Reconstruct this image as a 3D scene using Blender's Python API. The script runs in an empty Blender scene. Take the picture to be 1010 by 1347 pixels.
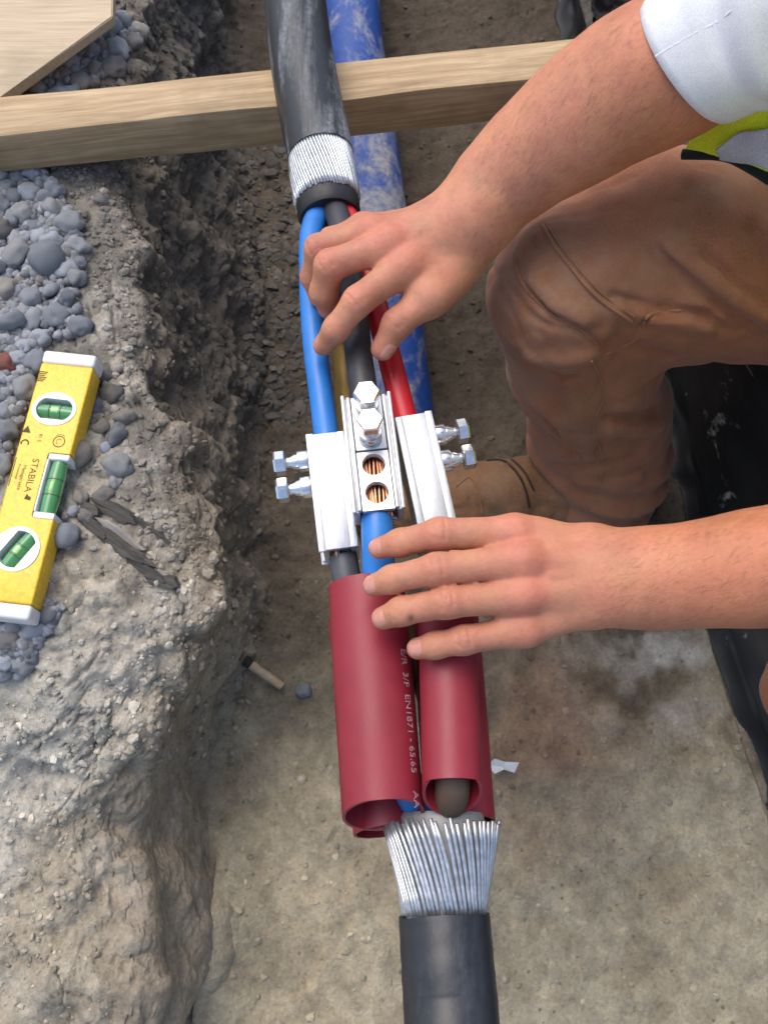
import bpy, bmesh, math, random
import numpy as np
from mathutils import Vector, Matrix
from mathutils.bvhtree import BVHTree
import openvdb as vdb

random.seed(7)
rng = np.random.default_rng(7)
S = bpy.context.scene
COL = S.collection

# ------------------------------------------------------------------ camera, world, sun, exposure
PITCH = math.radians(70)
CAMH = 1.05
FPX = 1166.0
cam_d = bpy.data.cameras.new('camera')
cam = bpy.data.objects.new('camera', cam_d)
COL.objects.link(cam)
cam.location = (0, 0, CAMH)
cam.rotation_euler = (math.pi / 2 - PITCH, 0, 0)
cam_d.sensor_fit = 'VERTICAL'
cam_d.sensor_height = 24
cam_d.lens = 24 * FPX / 1347
cam_d.clip_start = 0.01
cam_d.clip_end = 200
cam_d.dof.use_dof = True
cam_d.dof.focus_distance = 0.66
cam_d.dof.aperture_fstop = 11
S.camera = cam

SUN_EL, SUN_AZ = math.radians(62), math.radians(-35)
w = bpy.data.worlds.new('World')
S.world = w
w.use_nodes = True
wn = w.node_tree
sky = wn.nodes.new('ShaderNodeTexSky')
sky.sky_type = 'NISHITA'
sky.sun_disc = False
sky.sun_elevation = SUN_EL
sky.sun_rotation = SUN_AZ
sky.air_density = 1.0
sky.dust_density = 3.5
sky.ozone_density = 1.0
bg = wn.nodes['Background']
wn.links.new(sky.outputs[0], bg.inputs[0])
bg.inputs[1].default_value = 0.15
sd = bpy.data.lights.new('sun', 'SUN')
sd.energy = 0.8
sd.angle = math.radians(50)
sd.color = (1.0, 0.955, 0.89)
so = bpy.data.objects.new('sun', sd)
COL.objects.link(so)
# the sky's sun direction: rotation measured from +Y, clockwise seen from above
sdir = Vector((math.sin(SUN_AZ) * math.cos(SUN_EL), math.cos(SUN_AZ) * math.cos(SUN_EL), math.sin(SUN_EL)))
so.rotation_euler = sdir.to_track_quat('Z', 'Y').to_euler()
so.location = (-1, 1, 3)
S.view_settings.view_transform = 'Standard'
S.view_settings.look = 'None'
S.view_settings.gamma = 1
S.view_settings.use_curve_mapping = False
S.view_settings.exposure = 0.68
S.render.engine = 'CYCLES'
S.cycles.max_bounces = 6
S.cycles.transparent_max_bounces = 6

# ------------------------------------------------------------------ measuring helpers
CP, SP = math.cos(PITCH), math.sin(PITCH)
CAM = np.array([0, 0, CAMH])
def ray(px, py):
    a = (px - 505) / FPX
    b = -(py - 673.5) / FPX
    return np.array([a, CP + b * SP, -SP + b * CP])
def P(px, py, z):
    d = ray(px, py)
    return CAM + d * ((z - CAMH) / d[2])
def depth(px, py, z):
    return (z - CAMH) / ray(px, py)[2]
def R(rpx, px, py, z):
    return rpx * depth(px, py, z) / FPX
def SR(px, py, z, r):
    return P(px, py, z), R(r, px, py, z)

# ------------------------------------------------------------------ noise
def hsh(ix, iy, iz, s=0):
    n = (ix.astype(np.int64) * 73856093) ^ (iy.astype(np.int64) * 19349663) ^ (iz.astype(np.int64) * 83492791) ^ (s * 2654435761)
    n = (n ^ (n >> 13)) * 1274126177
    n = n & 0x7fffffff
    n = ((n ^ (n >> 15)) * 2246822519) & 0x7fffffff
    n = n ^ (n >> 13)
    return (n & 0xffff).astype(np.float64) / 65535.0
def vnoise(p, s=0):
    i = np.floor(p).astype(np.int64)
    f = p - i
    u = f * f * f * (f * (f * 6 - 15) + 10)
    r = 0
    for dx in (0, 1):
        wx = u[:, 0] if dx else 1 - u[:, 0]
        for dy in (0, 1):
            wy = u[:, 1] if dy else 1 - u[:, 1]
            for dz in (0, 1):
                wz = u[:, 2] if dz else 1 - u[:, 2]
                r = r + wx * wy * wz * hsh(i[:, 0] + dx, i[:, 1] + dy, i[:, 2] + dz, s)
    return r * 2 - 1
def fbm(p, o=4, s=0, g=0.5):
    r, a = 0, 1.0
    for k in range(o):
        r = r + a * vnoise(p * 2 ** k + 17.3 * k, s + k)
        a *= g
    return r
def worley(p, s=0):
    i = np.floor(p).astype(np.int64)
    f1 = np.full(len(p), 9.0); f2 = np.full(len(p), 9.0); idd = np.zeros(len(p))
    for dx in (-1, 0, 1):
        for dy in (-1, 0, 1):
            for dz in (-1, 0, 1):
                cx, cy, cz = i[:, 0] + dx, i[:, 1] + dy, i[:, 2] + dz
                q = np.stack([cx + hsh(cx, cy, cz, s + 1), cy + hsh(cx, cy, cz, s + 2), cz + hsh(cx, cy, cz, s + 3)], 1)
                d = np.linalg.norm(q - p, axis=1)
                h = hsh(cx, cy, cz, s + 4)
                m = d < f1
                f2 = np.where(m, f1, np.minimum(f2, d))
                idd = np.where(m, h, idd)
                f1 = np.where(m, d, f1)
    return f1, f2, idd
def sstep(a, b, x):
    t = np.clip((x - a) / (b - a), 0, 1)
    return t * t * (3 - 2 * t)

# ------------------------------------------------------------------ object helpers
def tag(o, label=None, cat=None, group=None, kind=None):
    if label: o['label'] = label
    if cat: o['category'] = cat
    if group: o['group'] = group
    if kind: o['kind'] = kind
    return o
def empty(name, loc, label, cat, group=None, rot=None):
    o = bpy.data.objects.new(name, None)
    o.empty_display_size = 0.02
    COL.objects.link(o)
    o.location = loc
    if rot is not None:
        o.rotation_euler = rot
    return tag(o, label, cat, group)
def link(name, me, m=None, parent=None):
    o = bpy.data.objects.new(name, me)
    COL.objects.link(o)
    if m is not None and not me.materials:
        me.materials.append(m)
    if parent is not None:
        o.parent = parent
    return o
def mesh(name, v, f, m, parent=None, smooth=True, off=None, colors=None):
    v = np.asarray(v, dtype=float)
    if off is not None:
        v = v - np.asarray(off)
    me = bpy.data.meshes.new(name)
    me.from_pydata(v.tolist(), [], [list(x) for x in f])
    if smooth:
        me.polygons.foreach_set('use_smooth', [True] * len(me.polygons))
    if colors is not None:
        at = me.color_attributes.new('Col', 'FLOAT_COLOR', 'POINT')
        c = np.ones((len(v), 4)); c[:, :3] = colors
        at.data.foreach_set('color', c.ravel())
    me.update()
    return link(name, me, m, parent)
def bmobj(name, bm, m, parent=None, smooth=False, off=None, angle=None):
    if off is not None:
        bmesh.ops.translate(bm, verts=bm.verts, vec=-Vector(off))
    bmesh.ops.recalc_face_normals(bm, faces=bm.faces)
    me = bpy.data.meshes.new(name)
    bm.to_mesh(me); bm.free()
    if smooth:
        me.polygons.foreach_set('use_smooth', [True] * len(me.polygons))
    if angle:
        me.polygons.foreach_set('use_smooth', [True] * len(me.polygons))
        me.set_sharp_from_angle(angle=math.radians(angle))
    return link(name, me, m, parent)
def evalmods(o):
    dg = bpy.context.evaluated_depsgraph_get()
    dg.update()
    me = bpy.data.meshes.new_from_object(o.evaluated_get(dg))
    old = o.data
    o.modifiers.clear()
    o.data = me
    bpy.data.meshes.remove(old)
    me.name = o.name
def catmull(pts, n):
    pts = [np.asarray(p, float) for p in pts]
    q = [2 * pts[0] - pts[1]] + pts + [2 * pts[-1] - pts[-2]]
    out = []
    for i in range(1, len(q) - 2):
        for k in range(n):
            t = k / n
            a, b, c, d = q[i - 1], q[i], q[i + 1], q[i + 2]
            out.append(0.5 * (2 * b + (c - a) * t + (2 * a - 5 * b + 4 * c - d) * t * t + (3 * b - a - 3 * c + d) * t ** 3))
    out.append(pts[-1])
    return np.array(out)
def frames(path):
    path = np.asarray(path, float)
    t = np.gradient(path, axis=0)
    t /= np.linalg.norm(t, axis=1)[:, None]
    up = np.array([0, 0, 1.0])
    x = np.cross(t, up); x /= np.linalg.norm(x, axis=1)[:, None]
    z = np.cross(x, t)
    return t, x, z
def tube_vf(path, r, n=24, cap=(True, True), base=0, shear=(0, 0), rn=None):
    """swept tube: angle 0 = sideways, 90 deg = upwards; shear slants the end cuts"""
    path = np.asarray(path, float)
    r = np.broadcast_to(np.asarray(r, float), (len(path),))
    t, x, z = frames(path)
    a = np.arange(n) * 2 * math.pi / n
    V = []
    for i in range(len(path)):
        rr = r[i] if rn is None else r[i] * rn(i, a)
        ring = path[i] + (np.cos(a) * rr)[:, None] * x[i] + (np.sin(a) * rr)[:, None] * z[i]
        if i == 0 and shear[0]: ring = ring + t[0] * (np.sin(a) * shear[0] * r[i])[:, None]
        if i == len(path) - 1 and shear[1]: ring = ring + t[-1] * (np.sin(a) * shear[1] * r[i])[:, None]
        V.append(ring)
    V = np.concatenate(V)
    F = []
    m = len(path)
    for i in range(m - 1):
        for j in range(n):
            k = (j + 1) % n
            F.append((base + i * n + j, base + i * n + k, base + (i + 1) * n + k, base + (i + 1) * n + j))
    if cap[0]: F.append(tuple(base + j for j in range(n))[::-1])
    if cap[1]: F.append(tuple(base + (m - 1) * n + j for j in range(n)))
    return V, F
def tube(name, path, r, m, parent=None, n=24, cap=(True, True), off=None, shear=(0, 0), rn=None):
    V, F = tube_vf(path, r, n, cap, 0, shear, rn)
    o = mesh(name, V, F, m, parent, True, off)
    o.data.set_sharp_from_angle(angle=math.radians(50))
    return o
def box_bm(bm, lo, hi, bev=0.0, seg=2):
    r = bmesh.ops.create_cube(bm, size=1)
    lo, hi = Vector(lo), Vector(hi)
    for v in r['verts']:
        v.co = Vector([lo[i] + (v.co[i] + .5) * (hi[i] - lo[i]) for i in range(3)])
    if bev:
        es = list({e for v in r['verts'] for e in v.link_edges})
        bmesh.ops.bevel(bm, geom=es, offset=bev, segments=seg, affect='EDGES', profile=.5)
def lathe_bm(bm, prof, n=24, cx=0, cy=0, hexa=False):
    """prof: list of (radius, z)"""
    rings = []
    for r, z in prof:
        rings.append([bm.verts.new((cx + r * math.cos(2 * math.pi * k / n), cy + r * math.sin(2 * math.pi * k / n), z)) for k in range(n)])
    for a, b in zip(rings[:-1], rings[1:]):
        for k in range(n):
            bm.faces.new((a[k], a[(k + 1) % n], b[(k + 1) % n], b[k]))
    bm.faces.new(rings[0][::-1]); bm.faces.new(rings[-1])

# ------------------------------------------------------------------ materials
def lin(r, g, b):
    f = lambda c: c / 12.92 if c <= .04045 else ((c + .055) / 1.055) ** 2.4
    return (f(r / 255), f(g / 255), f(b / 255))
class NT:
    def __init__(s, name):
        s.m = bpy.data.materials.new(name); s.m.use_nodes = True
        s.t = s.m.node_tree; s.b = s.t.nodes['Principled BSDF']
        s.tc = s.t.nodes.new('ShaderNodeTexCoord')
        s.co = s.tc.outputs['Object']
    def n(s, k, **kw):
        x = s.t.nodes.new('ShaderNode' + k)
        for a, b in kw.items(): setattr(x, a, b)
        return x
    def l(s, a, b): s.t.links.new(a, b)
    def noise(s, scale, detail=4, rough=.55, stretch=None, dist=0):
        x = s.n('TexNoise'); x.inputs['Scale'].default_value = scale; x.inputs['Detail'].default_value = detail
        x.inputs['Roughness'].default_value = rough; x.inputs['Distortion'].default_value = dist
        if stretch:
            mp = s.n('Mapping'); mp.inputs['Scale'].default_value = stretch
            s.l(s.co, mp.inputs['Vector']); s.l(mp.outputs[0], x.inputs['Vector'])
        else: s.l(s.co, x.inputs['Vector'])
        return x.outputs['Fac']
    def ramp(s, fac, stops):
        x = s.n('ValToRGB'); e = x.color_ramp.elements
        while len(e) < len(stops): e.new(.5)
        for q, (p, c) in zip(e, stops):
            q.position = p; q.color = (*c, 1) if len(c) == 3 else c
        s.l(fac, x.inputs[0]); return x.outputs[0]
    def val(s, fac, a, b, lo=0., hi=1.):
        x = s.n('MapRange'); x.inputs[1].default_value = lo; x.inputs[2].default_value = hi
        x.inputs[3].default_value = a; x.inputs[4].default_value = b
        s.l(fac, x.inputs[0]); return x.outputs[0]
    def mix(s, fac, a, b, mode='MIX'):
        x = s.n('Mix', data_type='RGBA', blend_type=mode)
        if isinstance(fac, (int, float)): x.inputs[0].default_value = fac
        else: s.l(fac, x.inputs[0])
        for q, i in ((a, 6), (b, 7)):
            if isinstance(q, tuple): x.inputs[i].default_value = (*q, 1)
            else: s.l(q, x.inputs[i])
        return x.outputs[2]
    def color(s, c):
        if isinstance(c, tuple): s.b.inputs['Base Color'].default_value = (*c, 1)
        else: s.l(c, s.b.inputs['Base Color'])
    def rough(s, r):
        if isinstance(r, (int, float)): s.b.inputs['Roughness'].default_value = r
        else: s.l(r, s.b.inputs['Roughness'])
    def bump(s, h, strength=.5, dist=.001, prev=None):
        x = s.n('Bump'); x.inputs['Strength'].default_value = strength; x.inputs['Distance'].default_value = dist
        s.l(h, x.inputs['Height'])
        if prev is not None: s.l(prev, x.inputs['Normal'])
        s.l(x.outputs[0], s.b.inputs['Normal']); return x.outputs[0]
    def set(s, **kw):
        for k, v in kw.items(): s.b.inputs[k.replace('_', ' ')].default_value = v

def simple(name, c, rough=.5, metal=0, var=.25, scale=60, bump=.0004, bscale=None, stretch=None, coat=0):
    t = NT(name)
    nz = t.noise(scale, 5, .6, stretch)
    dk = tuple(x * (1 - var) for x in c); lt = tuple(min(1, x * (1 + var)) for x in c)
    t.color(t.ramp(nz, [(.3, dk), (.7, lt)]))
    t.rough(t.val(nz, max(0, rough - .08), min(1, rough + .1), .3, .7))
    t.set(Metallic=metal)
    if coat: t.set(Coat_Weight=coat, Coat_Roughness=.3)
    if bump: t.bump(t.noise(bscale or scale * 3, 4, .6, stretch), .6, bump)
    return t.m

def soil_mat():
    t = NT('soil')
    at = t.n('VertexColor'); at.layer_name = 'Col'
    a = t.noise(38, 8, .68); b = t.noise(260, 5, .7); c = t.noise(9, 4, .6)
    col = t.mix(1.0, at.outputs[0], t.ramp(a, [(.25, (.62, .6, .57)), (.5, (.98, .98, .98)), (.75, (1.3, 1.28, 1.24))]), 'MULTIPLY')
    col = t.mix(1.0, col, t.ramp(b, [(.3, (.78, .77, .75)), (.5, (1, 1, 1)), (.72, (1.2, 1.2, 1.18))]), 'MULTIPLY')
    col = t.mix(t.val(c, 0, .35, .45, .7), col, t.mix(1.0, col, (1.05, .92, .78), 'MULTIPLY'))
    vo = t.n('TexVoronoi'); vo.inputs['Scale'].default_value = 190; t.l(t.co, vo.inputs['Vector'])
    sp = t.n('TexVoronoi'); sp.inputs['Scale'].default_value = 75; t.l(t.co, sp.inputs['Vector'])
    speck = t.n('Math', operation='LESS_THAN'); t.l(sp.outputs['Distance'], speck.inputs[0]); speck.inputs[1].default_value = .16
    gate = t.val(t.noise(14, 3), 0, .55, .5, .62)
    sm = t.n('Math', operation='MULTIPLY'); t.l(speck.outputs[0], sm.inputs[0]); t.l(gate, sm.inputs[1])
    col = t.mix(sm.outputs[0], col, (.045, .042, .038))
    t.color(col)
    t.rough(.93); t.set(Specular_IOR_Level=.25)
    p = t.bump(a, .9, .006)
    p = t.bump(vo.outputs['Distance'], .45, .0016, p)
    t.bump(b, .7, .0012, p)
    return t.m
def vcol_mat(name, rough=.85, bump=.001, s1=90, s2=350, spec=.3):
    t = NT(name)
    at = t.n('VertexColor'); at.layer_name = 'Col'
    a = t.noise(s1, 5, .65)
    t.color(t.mix(1.0, at.outputs[0], t.ramp(a, [(.28, (.7, .7, .7)), (.72, (1.3, 1.3, 1.3))]), 'MULTIPLY'))
    t.rough(rough); t.set(Specular_IOR_Level=spec)
    p = t.bump(a, .6, bump)
    t.bump(t.noise(s2, 4, .6), .5, bump * .4, p)
    return t.m
def stone_mat(name, c, sat=.12):
    t = NT(name)
    oi = t.n('ObjectInfo')
    base = t.ramp(oi.outputs['Random'], [(0, tuple(x * .62 for x in c)), (.35, c), (.6, (c[0] * 1.08, c[1] * 1.02, c[2] * .92)), (1, tuple(min(1, x * 1.45) for x in c))])
    a = t.noise(70, 6, .65)
    t.color(t.mix(1.0, base, t.ramp(a, [(.28, (.68, .68, .69)), (.75, (1.25, 1.25, 1.24))]), 'MULTIPLY'))
    t.rough(.82); t.set(Specular_IOR_Level=.35)
    p = t.bump(a, .5, .0016)
    t.bump(t.noise(420, 3, .6), .5, .0005, p)
    return t.m
def skin_mat():
    t = NT('skin')
    at = t.n('VertexColor'); at.layer_name = 'Col'
    a = t.noise(55, 5, .6); b = t.noise(240, 4, .65)
    c = t.mix(1.0, at.outputs[0], t.ramp(a, [(.3, (.94, .915, .905)), (.7, (1.05, 1.07, 1.07))]), 'MULTIPLY')
    c = t.mix(1.0, c, t.ramp(b, [(.3, (.93, .92, .915)), (.65, (1.04, 1.04, 1.04))]), 'MULTIPLY')
    # small freckles and grime
    vo = t.n('TexVoronoi'); vo.inputs['Scale'].default_value = 130; t.l(t.co, vo.inputs['Vector'])
    f = t.val(vo.outputs['Distance'], .35, 0, .0, .16)
    g = t.n('Math', operation='MULTIPLY'); t.l(f, g.inputs[0]); t.l(t.val(t.noise(20, 3), 0, 1, .5, .65), g.inputs[1])
    c = t.mix(g.outputs[0], c, (.16, .075, .05))
    t.color(c)
    t.rough(t.val(a, .48, .62, .3, .7))
    t.set(Subsurface_Weight=.12, Subsurface_Scale=.006, Specular_IOR_Level=.36)
    t.b.inputs['Subsurface Radius'].default_value = (1, .35, .2)
    mus = t.n('TexVoronoi', feature='DISTANCE_TO_EDGE'); mus.inputs['Scale'].default_value = 520; t.l(t.co, mus.inputs['Vector'])
    p = t.bump(t.val(mus.outputs[0], 0, 1, 0, .12), .18, .0003)
    p = t.bump(b, .35, .0007, p)
    t.bump(t.noise(120, 3, .6, (1, 1, 1)), .25, .0012, p)
    return t.m
def wood_mat(name, c1, c2, axis=0, knots=True):
    t = NT(name)
    st = [30, 30, 30]; st[axis] = 1.6
    a = t.noise(4.5, 6, .65, tuple(st), .6)
    st2 = [160, 160, 160]; st2[axis] = 5
    b = t.noise(4, 4, .6, tuple(st2))
    c = t.ramp(a, [(.28, c1), (.5, tuple((p + q) / 2 for p, q in zip(c1, c2))), (.7, c2)])
    c = t.mix(1.0, c, t.ramp(b, [(.3, (.8, .78, .74)), (.7, (1.12, 1.12, 1.12))]), 'MULTIPLY')
    d = t.noise(7, 4, .65)
    c = t.mix(t.val(d, 0, .55, .5, .75), c, tuple(x * .45 for x in c1))
    if knots:
        vo = t.n('TexVoronoi'); vo.inputs['Scale'].default_value = 5.5; t.l(t.co, vo.inputs['Vector'])
        c = t.mix(t.val(vo.outputs['Distance'], .9, 0, .04, .13), c, (.1, .05, .022))
    t.color(c); t.rough(.72)
    p = t.bump(b, .5, .0006); t.bump(d, .3, .001, p)
    return t.m
def dirty_mat(name, c, dirt, amt=(.5, .68), rough=.5, scale=14, streak=None, bump=.0008):
    t = NT(name)
    a = t.noise(scale, 7, .68, streak, .4)
    b = t.noise(scale * 7, 5, .65)
    base = t.mix(1.0, c, t.ramp(b, [(.3, (.75, .75, .75)), (.7, (1.2, 1.2, 1.2))]), 'MULTIPLY')
    m = t.val(a, 0, 1, *amt)
    mm = t.n('Math', operation='MULTIPLY'); t.l(m, mm.inputs[0]); t.l(t.val(b, .35, 1, .35, .6), mm.inputs[1])
    t.color(t.mix(mm.outputs[0], base, dirt))
    t.rough(t.val(mm.outputs[0], rough, .92))
    p = t.bump(mm.outputs[0], .5, bump); t.bump(b, .35, bump * .6, p)
    return t.m

M = {}
M['soil'] = soil_mat()
M['crumb'] = vcol_mat('soil_crumb', .95, .001, 160, 500, .2)
M['stone'] = stone_mat('blue_grey_stone', (.275, .295, .32))
M['stone_warm'] = stone_mat('warm_grey_stone', (.24, .225, .205))
M['stone_red'] = stone_mat('red_stone', (.22, .09, .075))
M['stone_blue'] = stone_mat('pale_blue_stone', (.3, .35, .46))
M['shale'] = simple('dark_shale', (.075, .067, .056), .75, var=.5, scale=60, bump=.001, stretch=(1, 5, 1))
M['skin'] = skin_mat()
M['nail'] = simple('nail', (.58, .27, .20), .3, var=.12, scale=150, bump=.0001)
M['black_sheath'] = dirty_mat('black_sheath', (.020, .022, .026), (.27, .285, .31), (.47, .64), .42, 30, (1, .10, 1))
M['black_sheath_clean'] = dirty_mat('black_sheath_clean', (.021, .024, .030), (.10, .115, .135), (.48, .85), .40, 22, (1, .12, 1))
M['inner_black'] = simple('inner_black', (.018, .018, .019), .5, var=.3)
M['zinc'] = simple('galvanised_steel', (.60, .62, .645), .36, .8, var=.22, scale=220, bump=.0001)
M['bedding'] = simple('grey_bedding', (.34, .34, .34), .5, var=.25, scale=50, bump=.0005)
M['tin'] = simple('tinned_aluminium', (.60, .61, .625), .36, .6, var=.10, scale=90, bump=.00012, stretch=(8, 1, 8))
M['bolt'] = simple('bright_bolt', (.82, .83, .84), .2, .95, var=.1, scale=160, bump=.00005)
M['groove'] = simple('painted_gap_shade', (.03, .03, .032), .6, var=.3)
M['copper'] = simple('copper', (.78, .36, .20), .3, .9, var=.25, scale=200, bump=.0001)
M['blue_core'] = simple('blue_insulation', (.026, .19, .57), .4, var=.14, scale=40, bump=.0002)
M['red_core'] = simple('red_insulation', (.56, .012, .022), .36, var=.12, scale=40, bump=.0002)
M['black_core'] = simple('black_insulation', (.035, .036, .042), .45, var=.2, scale=40, bump=.0002)
M['shaded_brown_core'] = simple('shaded_brown_insulation', (.085, .052, .03), .5, var=.2, scale=40, bump=.0002)  # brown darkened in the colour to read as shadow inside the sleeve
M['gold_core'] = simple('ochre_insulation', (.30, .185, .03), .5, var=.2, scale=40, bump=.0002)
M['grey_core'] = simple('grey_insulation', (.075, .08, .095), .45, var=.2, scale=40, bump=.0002)
M['red_tube'] = simple('red_sleeve', (.265, .020, .034), .46, var=.12, scale=26, bump=.00025, bscale=300)
M['print'] = simple('pale_print', (.52, .33, .36), .6, var=.3, scale=400, bump=0)
M['timber'] = wood_mat('timber', (.33, .215, .105), (.60, .45, .27), 0)
M['board'] = wood_mat('board', (.50, .385, .25), (.58, .46, .31), 0, False)
M['blue_pipe'] = dirty_mat('blue_duct', (.016, .068, .29), (.36, .35, .33), (.47, .59), .6, 17, (1, .5, 1), .0014)
M['black_sheet'] = dirty_mat('black_plastic', (.008, .0085, .0095), (.36, .35, .32), (.62, .68), .58, 20, (1, .6, .5), .001)
M['black_duct'] = dirty_mat('black_duct', (.010, .010, .011), (.2, .2, .19), (.6, .75), .6, 20)
M['yellow'] = dirty_mat('yellow_paint', (.86, .54, .03), (.50, .38, .16), (.60, .85), .38, 45, None, .00015)
M['white_plastic'] = simple('white_plastic', (.80, .80, .78), .45, var=.07, scale=90, bump=.0002)
M['ink'] = simple('ink', (.07, .055, .012), .7, var=.4, scale=300, bump=0)
M['vial_dark'] = simple('vial_back', (.28, .33, .29), .4, var=.3)
gt = NT('green_vial'); gt.color((.10, .36, .13)); gt.rough(.08); gt.set(Transmission_Weight=.25, IOR=1.3, Coat_Weight=.6); M['vial'] = gt.m
gt = NT('vial_bubble'); gt.color((.38, .72, .22)); gt.rough(.06); gt.set(Coat_Weight=.5); M['bubble'] = gt.m
KNEE_C = tuple(P(715, 370, .42) - np.array((.54, .36, .02)))
def cloth(name, c, wv=900, var=.12, rough=.9, dirt=None, fuzz=.15, spot=None):
    t = NT(name)
    a = t.noise(16, 6, .65); b = t.noise(wv, 2, .5)
    col = t.mix(1.0, c, t.ramp(a, [(.3, (1 - var,) * 3), (.7, (1 + var,) * 3)]), 'MULTIPLY')
    col = t.mix(1.0, col, t.ramp(b, [(.3, (.84,) * 3), (.7, (1.12,) * 3)]), 'MULTIPLY')
    if dirt:
        col = t.mix(t.val(t.noise(9, 6, .7), 0, .6, .5, .72), col, dirt)
    if spot:      # dried mud rubbed into the knee
        vm = t.n('VectorMath', operation='DISTANCE'); t.l(t.co, vm.inputs[0]); vm.inputs[1].default_value = spot[0]
        m1 = t.val(vm.outputs['Value'], 1, 0, spot[1] * .45, spot[1])
        m2 = t.n('Math', operation='MULTIPLY'); t.l(m1, m2.inputs[0]); t.l(t.val(t.noise(38, 6, .7), .15, .65, .4, .62), m2.inputs[1])
        col = t.mix(m2.outputs[0], col, (.30, .20, .135))
    t.color(col); t.rough(rough); t.set(Sheen_Weight=fuzz, Specular_IOR_Level=.2)
    p = t.bump(b, .4, .0004); t.bump(t.noise(42, 4, .6), .35, .0025, p)
    return t.m
M['trouser'] = cloth('brown_work_cloth', (.295, .122, .064), 700, .18, .92, (.29, .18, .11), .15, (KNEE_C, .075))
M['stitch'] = cloth('stitching', (.31, .15, .078), 500)
M['shirt'] = cloth('white_jersey', (.74, .755, .78), 1600, .025)
M['hivis'] = cloth('yellow_mesh', (.74, .82, .03), 800, .06, .8)
M['reflective'] = cloth('reflective_band', (.50, .51, .53), 700, .08, .5)
M['trim'] = cloth('black_binding', (.02, .022, .022), 700)
M['boot'] = cloth('tan_boot_leather', (.215, .105, .05), 300, .2, .75, (.30, .20, .12), .1)
M['sole'] = simple('boot_sole', (.03, .024, .018), .8, var=.4)
M['lace'] = cloth('dark_lace', (.045, .026, .018), 500)
M['arm_hair'] = simple('arm_hair', (.20, .10, .05), .5, var=.3, bump=0)
M['hair'] = simple('hair', (.06, .035, .02), .6, var=.5, scale=90, bump=.003, stretch=(6, 1, 1))
M['stick'] = wood_mat('stick_wood', (.40, .29, .18), (.58, .45, .30), 0, False)
gt = NT('clear_scrap'); gt.color((.85, .87, .88)); gt.rough(.12); gt.set(Transmission_Weight=.45, IOR=1.4); M['scrap'] = gt.m

# ================================================================== THE GROUND (trench, banks) as one sheet
def interp_keys(keys, y):
    ks = sorted(keys)
    return np.interp(y, [k[0] for k in ks], [k[1] for k in ks])
ZE = .272
edge_px = [(205, -60), (190, 60), (168, 200), (185, 330), (208, 430), (232, 560), (252, 700), (268, 820), (225, 900), (165, 965), (135, 1040), (130, 1120), (150, 1220), (150, 1400)]
base_px = [(292, -60), (300, 60), (312, 200), (325, 330), (338, 500), (345, 650), (345, 780), (318, 880), (292, 980), (284, 1080), (268, 1180), (248, 1280), (240, 1400)]
EZ = [.272] * 8 + [.250, .215, .185, .165, .155, .155]
EZ = EZ[:len(edge_px)] if len(EZ) >= len(edge_px) else [.272] * (len(edge_px) - len(EZ)) + EZ
ep_ = [P(x, y, z) for (x, y), z in zip(edge_px, EZ)]
EK = [(p[1], p[0]) for p in ep_]
ZK = [(p[1], p[2]) for p in ep_]
BK = [(p[1], p[0]) for p in (P(x, y, 0) for x, y in base_px)]
RB = [(1.5, .27), (1.1, .275), (.8, .31), (.45, .37), (.24, .385), (.04, .43), (-.2, .47), (-1, .5)]
RE = [(1.5, .24), (1.0, .235), (.72, .275), (.5, .36), (.3, .45), (.1, .80), (-.2, .9), (-1, .9)]
ys = np.concatenate([np.linspace(-7, -.5, 14)[:-1], np.linspace(-.5, 1.36, 600), np.linspace(1.36, 8, 22)[1:]])
ze = interp_keys(ZK, ys)
xe, xb, xrb, xre = (interp_keys(k, ys) for k in (EK, BK, RB, RE))
def smooth1(a, n=9):
    k = np.ones(n) / n
    return np.convolve(np.pad(a, n // 2, 'edge'), k, 'valid')
xe, xb, ze = smooth1(xe, 25), smooth1(xb, 25), smooth1(ze, 25)
xe = xe + .010 * vnoise(np.stack([ys * 9, ys * 0, ys * 0 + 3], 1)) + .006 * vnoise(np.stack([ys * 26, ys * 0, ys * 0 + 8], 1))
lowf = sstep(.22, -.02, ys)              # the bank's nearest stretch slumps lower
ctrl = [
    (np.full_like(ys, -9.), np.full_like(ys, .30), 10),
    (np.minimum(xe - .33, -.62), .5 * ze + .156, 40),
    (xe - .12, ze + .016, 70),
    (xe - .02, ze + .007, 60),
    (xe + .004 + .012 * lowf, ze * .90, 70),
    (xe * (.68 - .10 * lowf) + xb * (.32 + .10 * lowf), ze * (.64 + .06 * lowf), 70),
    (xe * (.30 - .12 * lowf) + xb * (.70 + .12 * lowf), ze * (.275 + .05 * lowf), 56),
    (xb, .012 + 0 * ys, 30),
    (xb + .05, .0 + 0 * ys, 110),
    ((xb + xrb) / 2 + .05, -.004 + 0 * ys, 100),
    (xrb - .03, .006 + 0 * ys, 14),
    (xrb + .01, .03 + 0 * ys, 24),
    (xrb * .5 + xre * .5, .15 + 0 * ys, 24),
    (xre, .255 + 0 * ys, 40),
    (xre + .35, .275 + 0 * ys, 12),
    (np.full_like(ys, 9.), np.full_like(ys, .29), 0),
]
cols = []
zone = []
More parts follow.
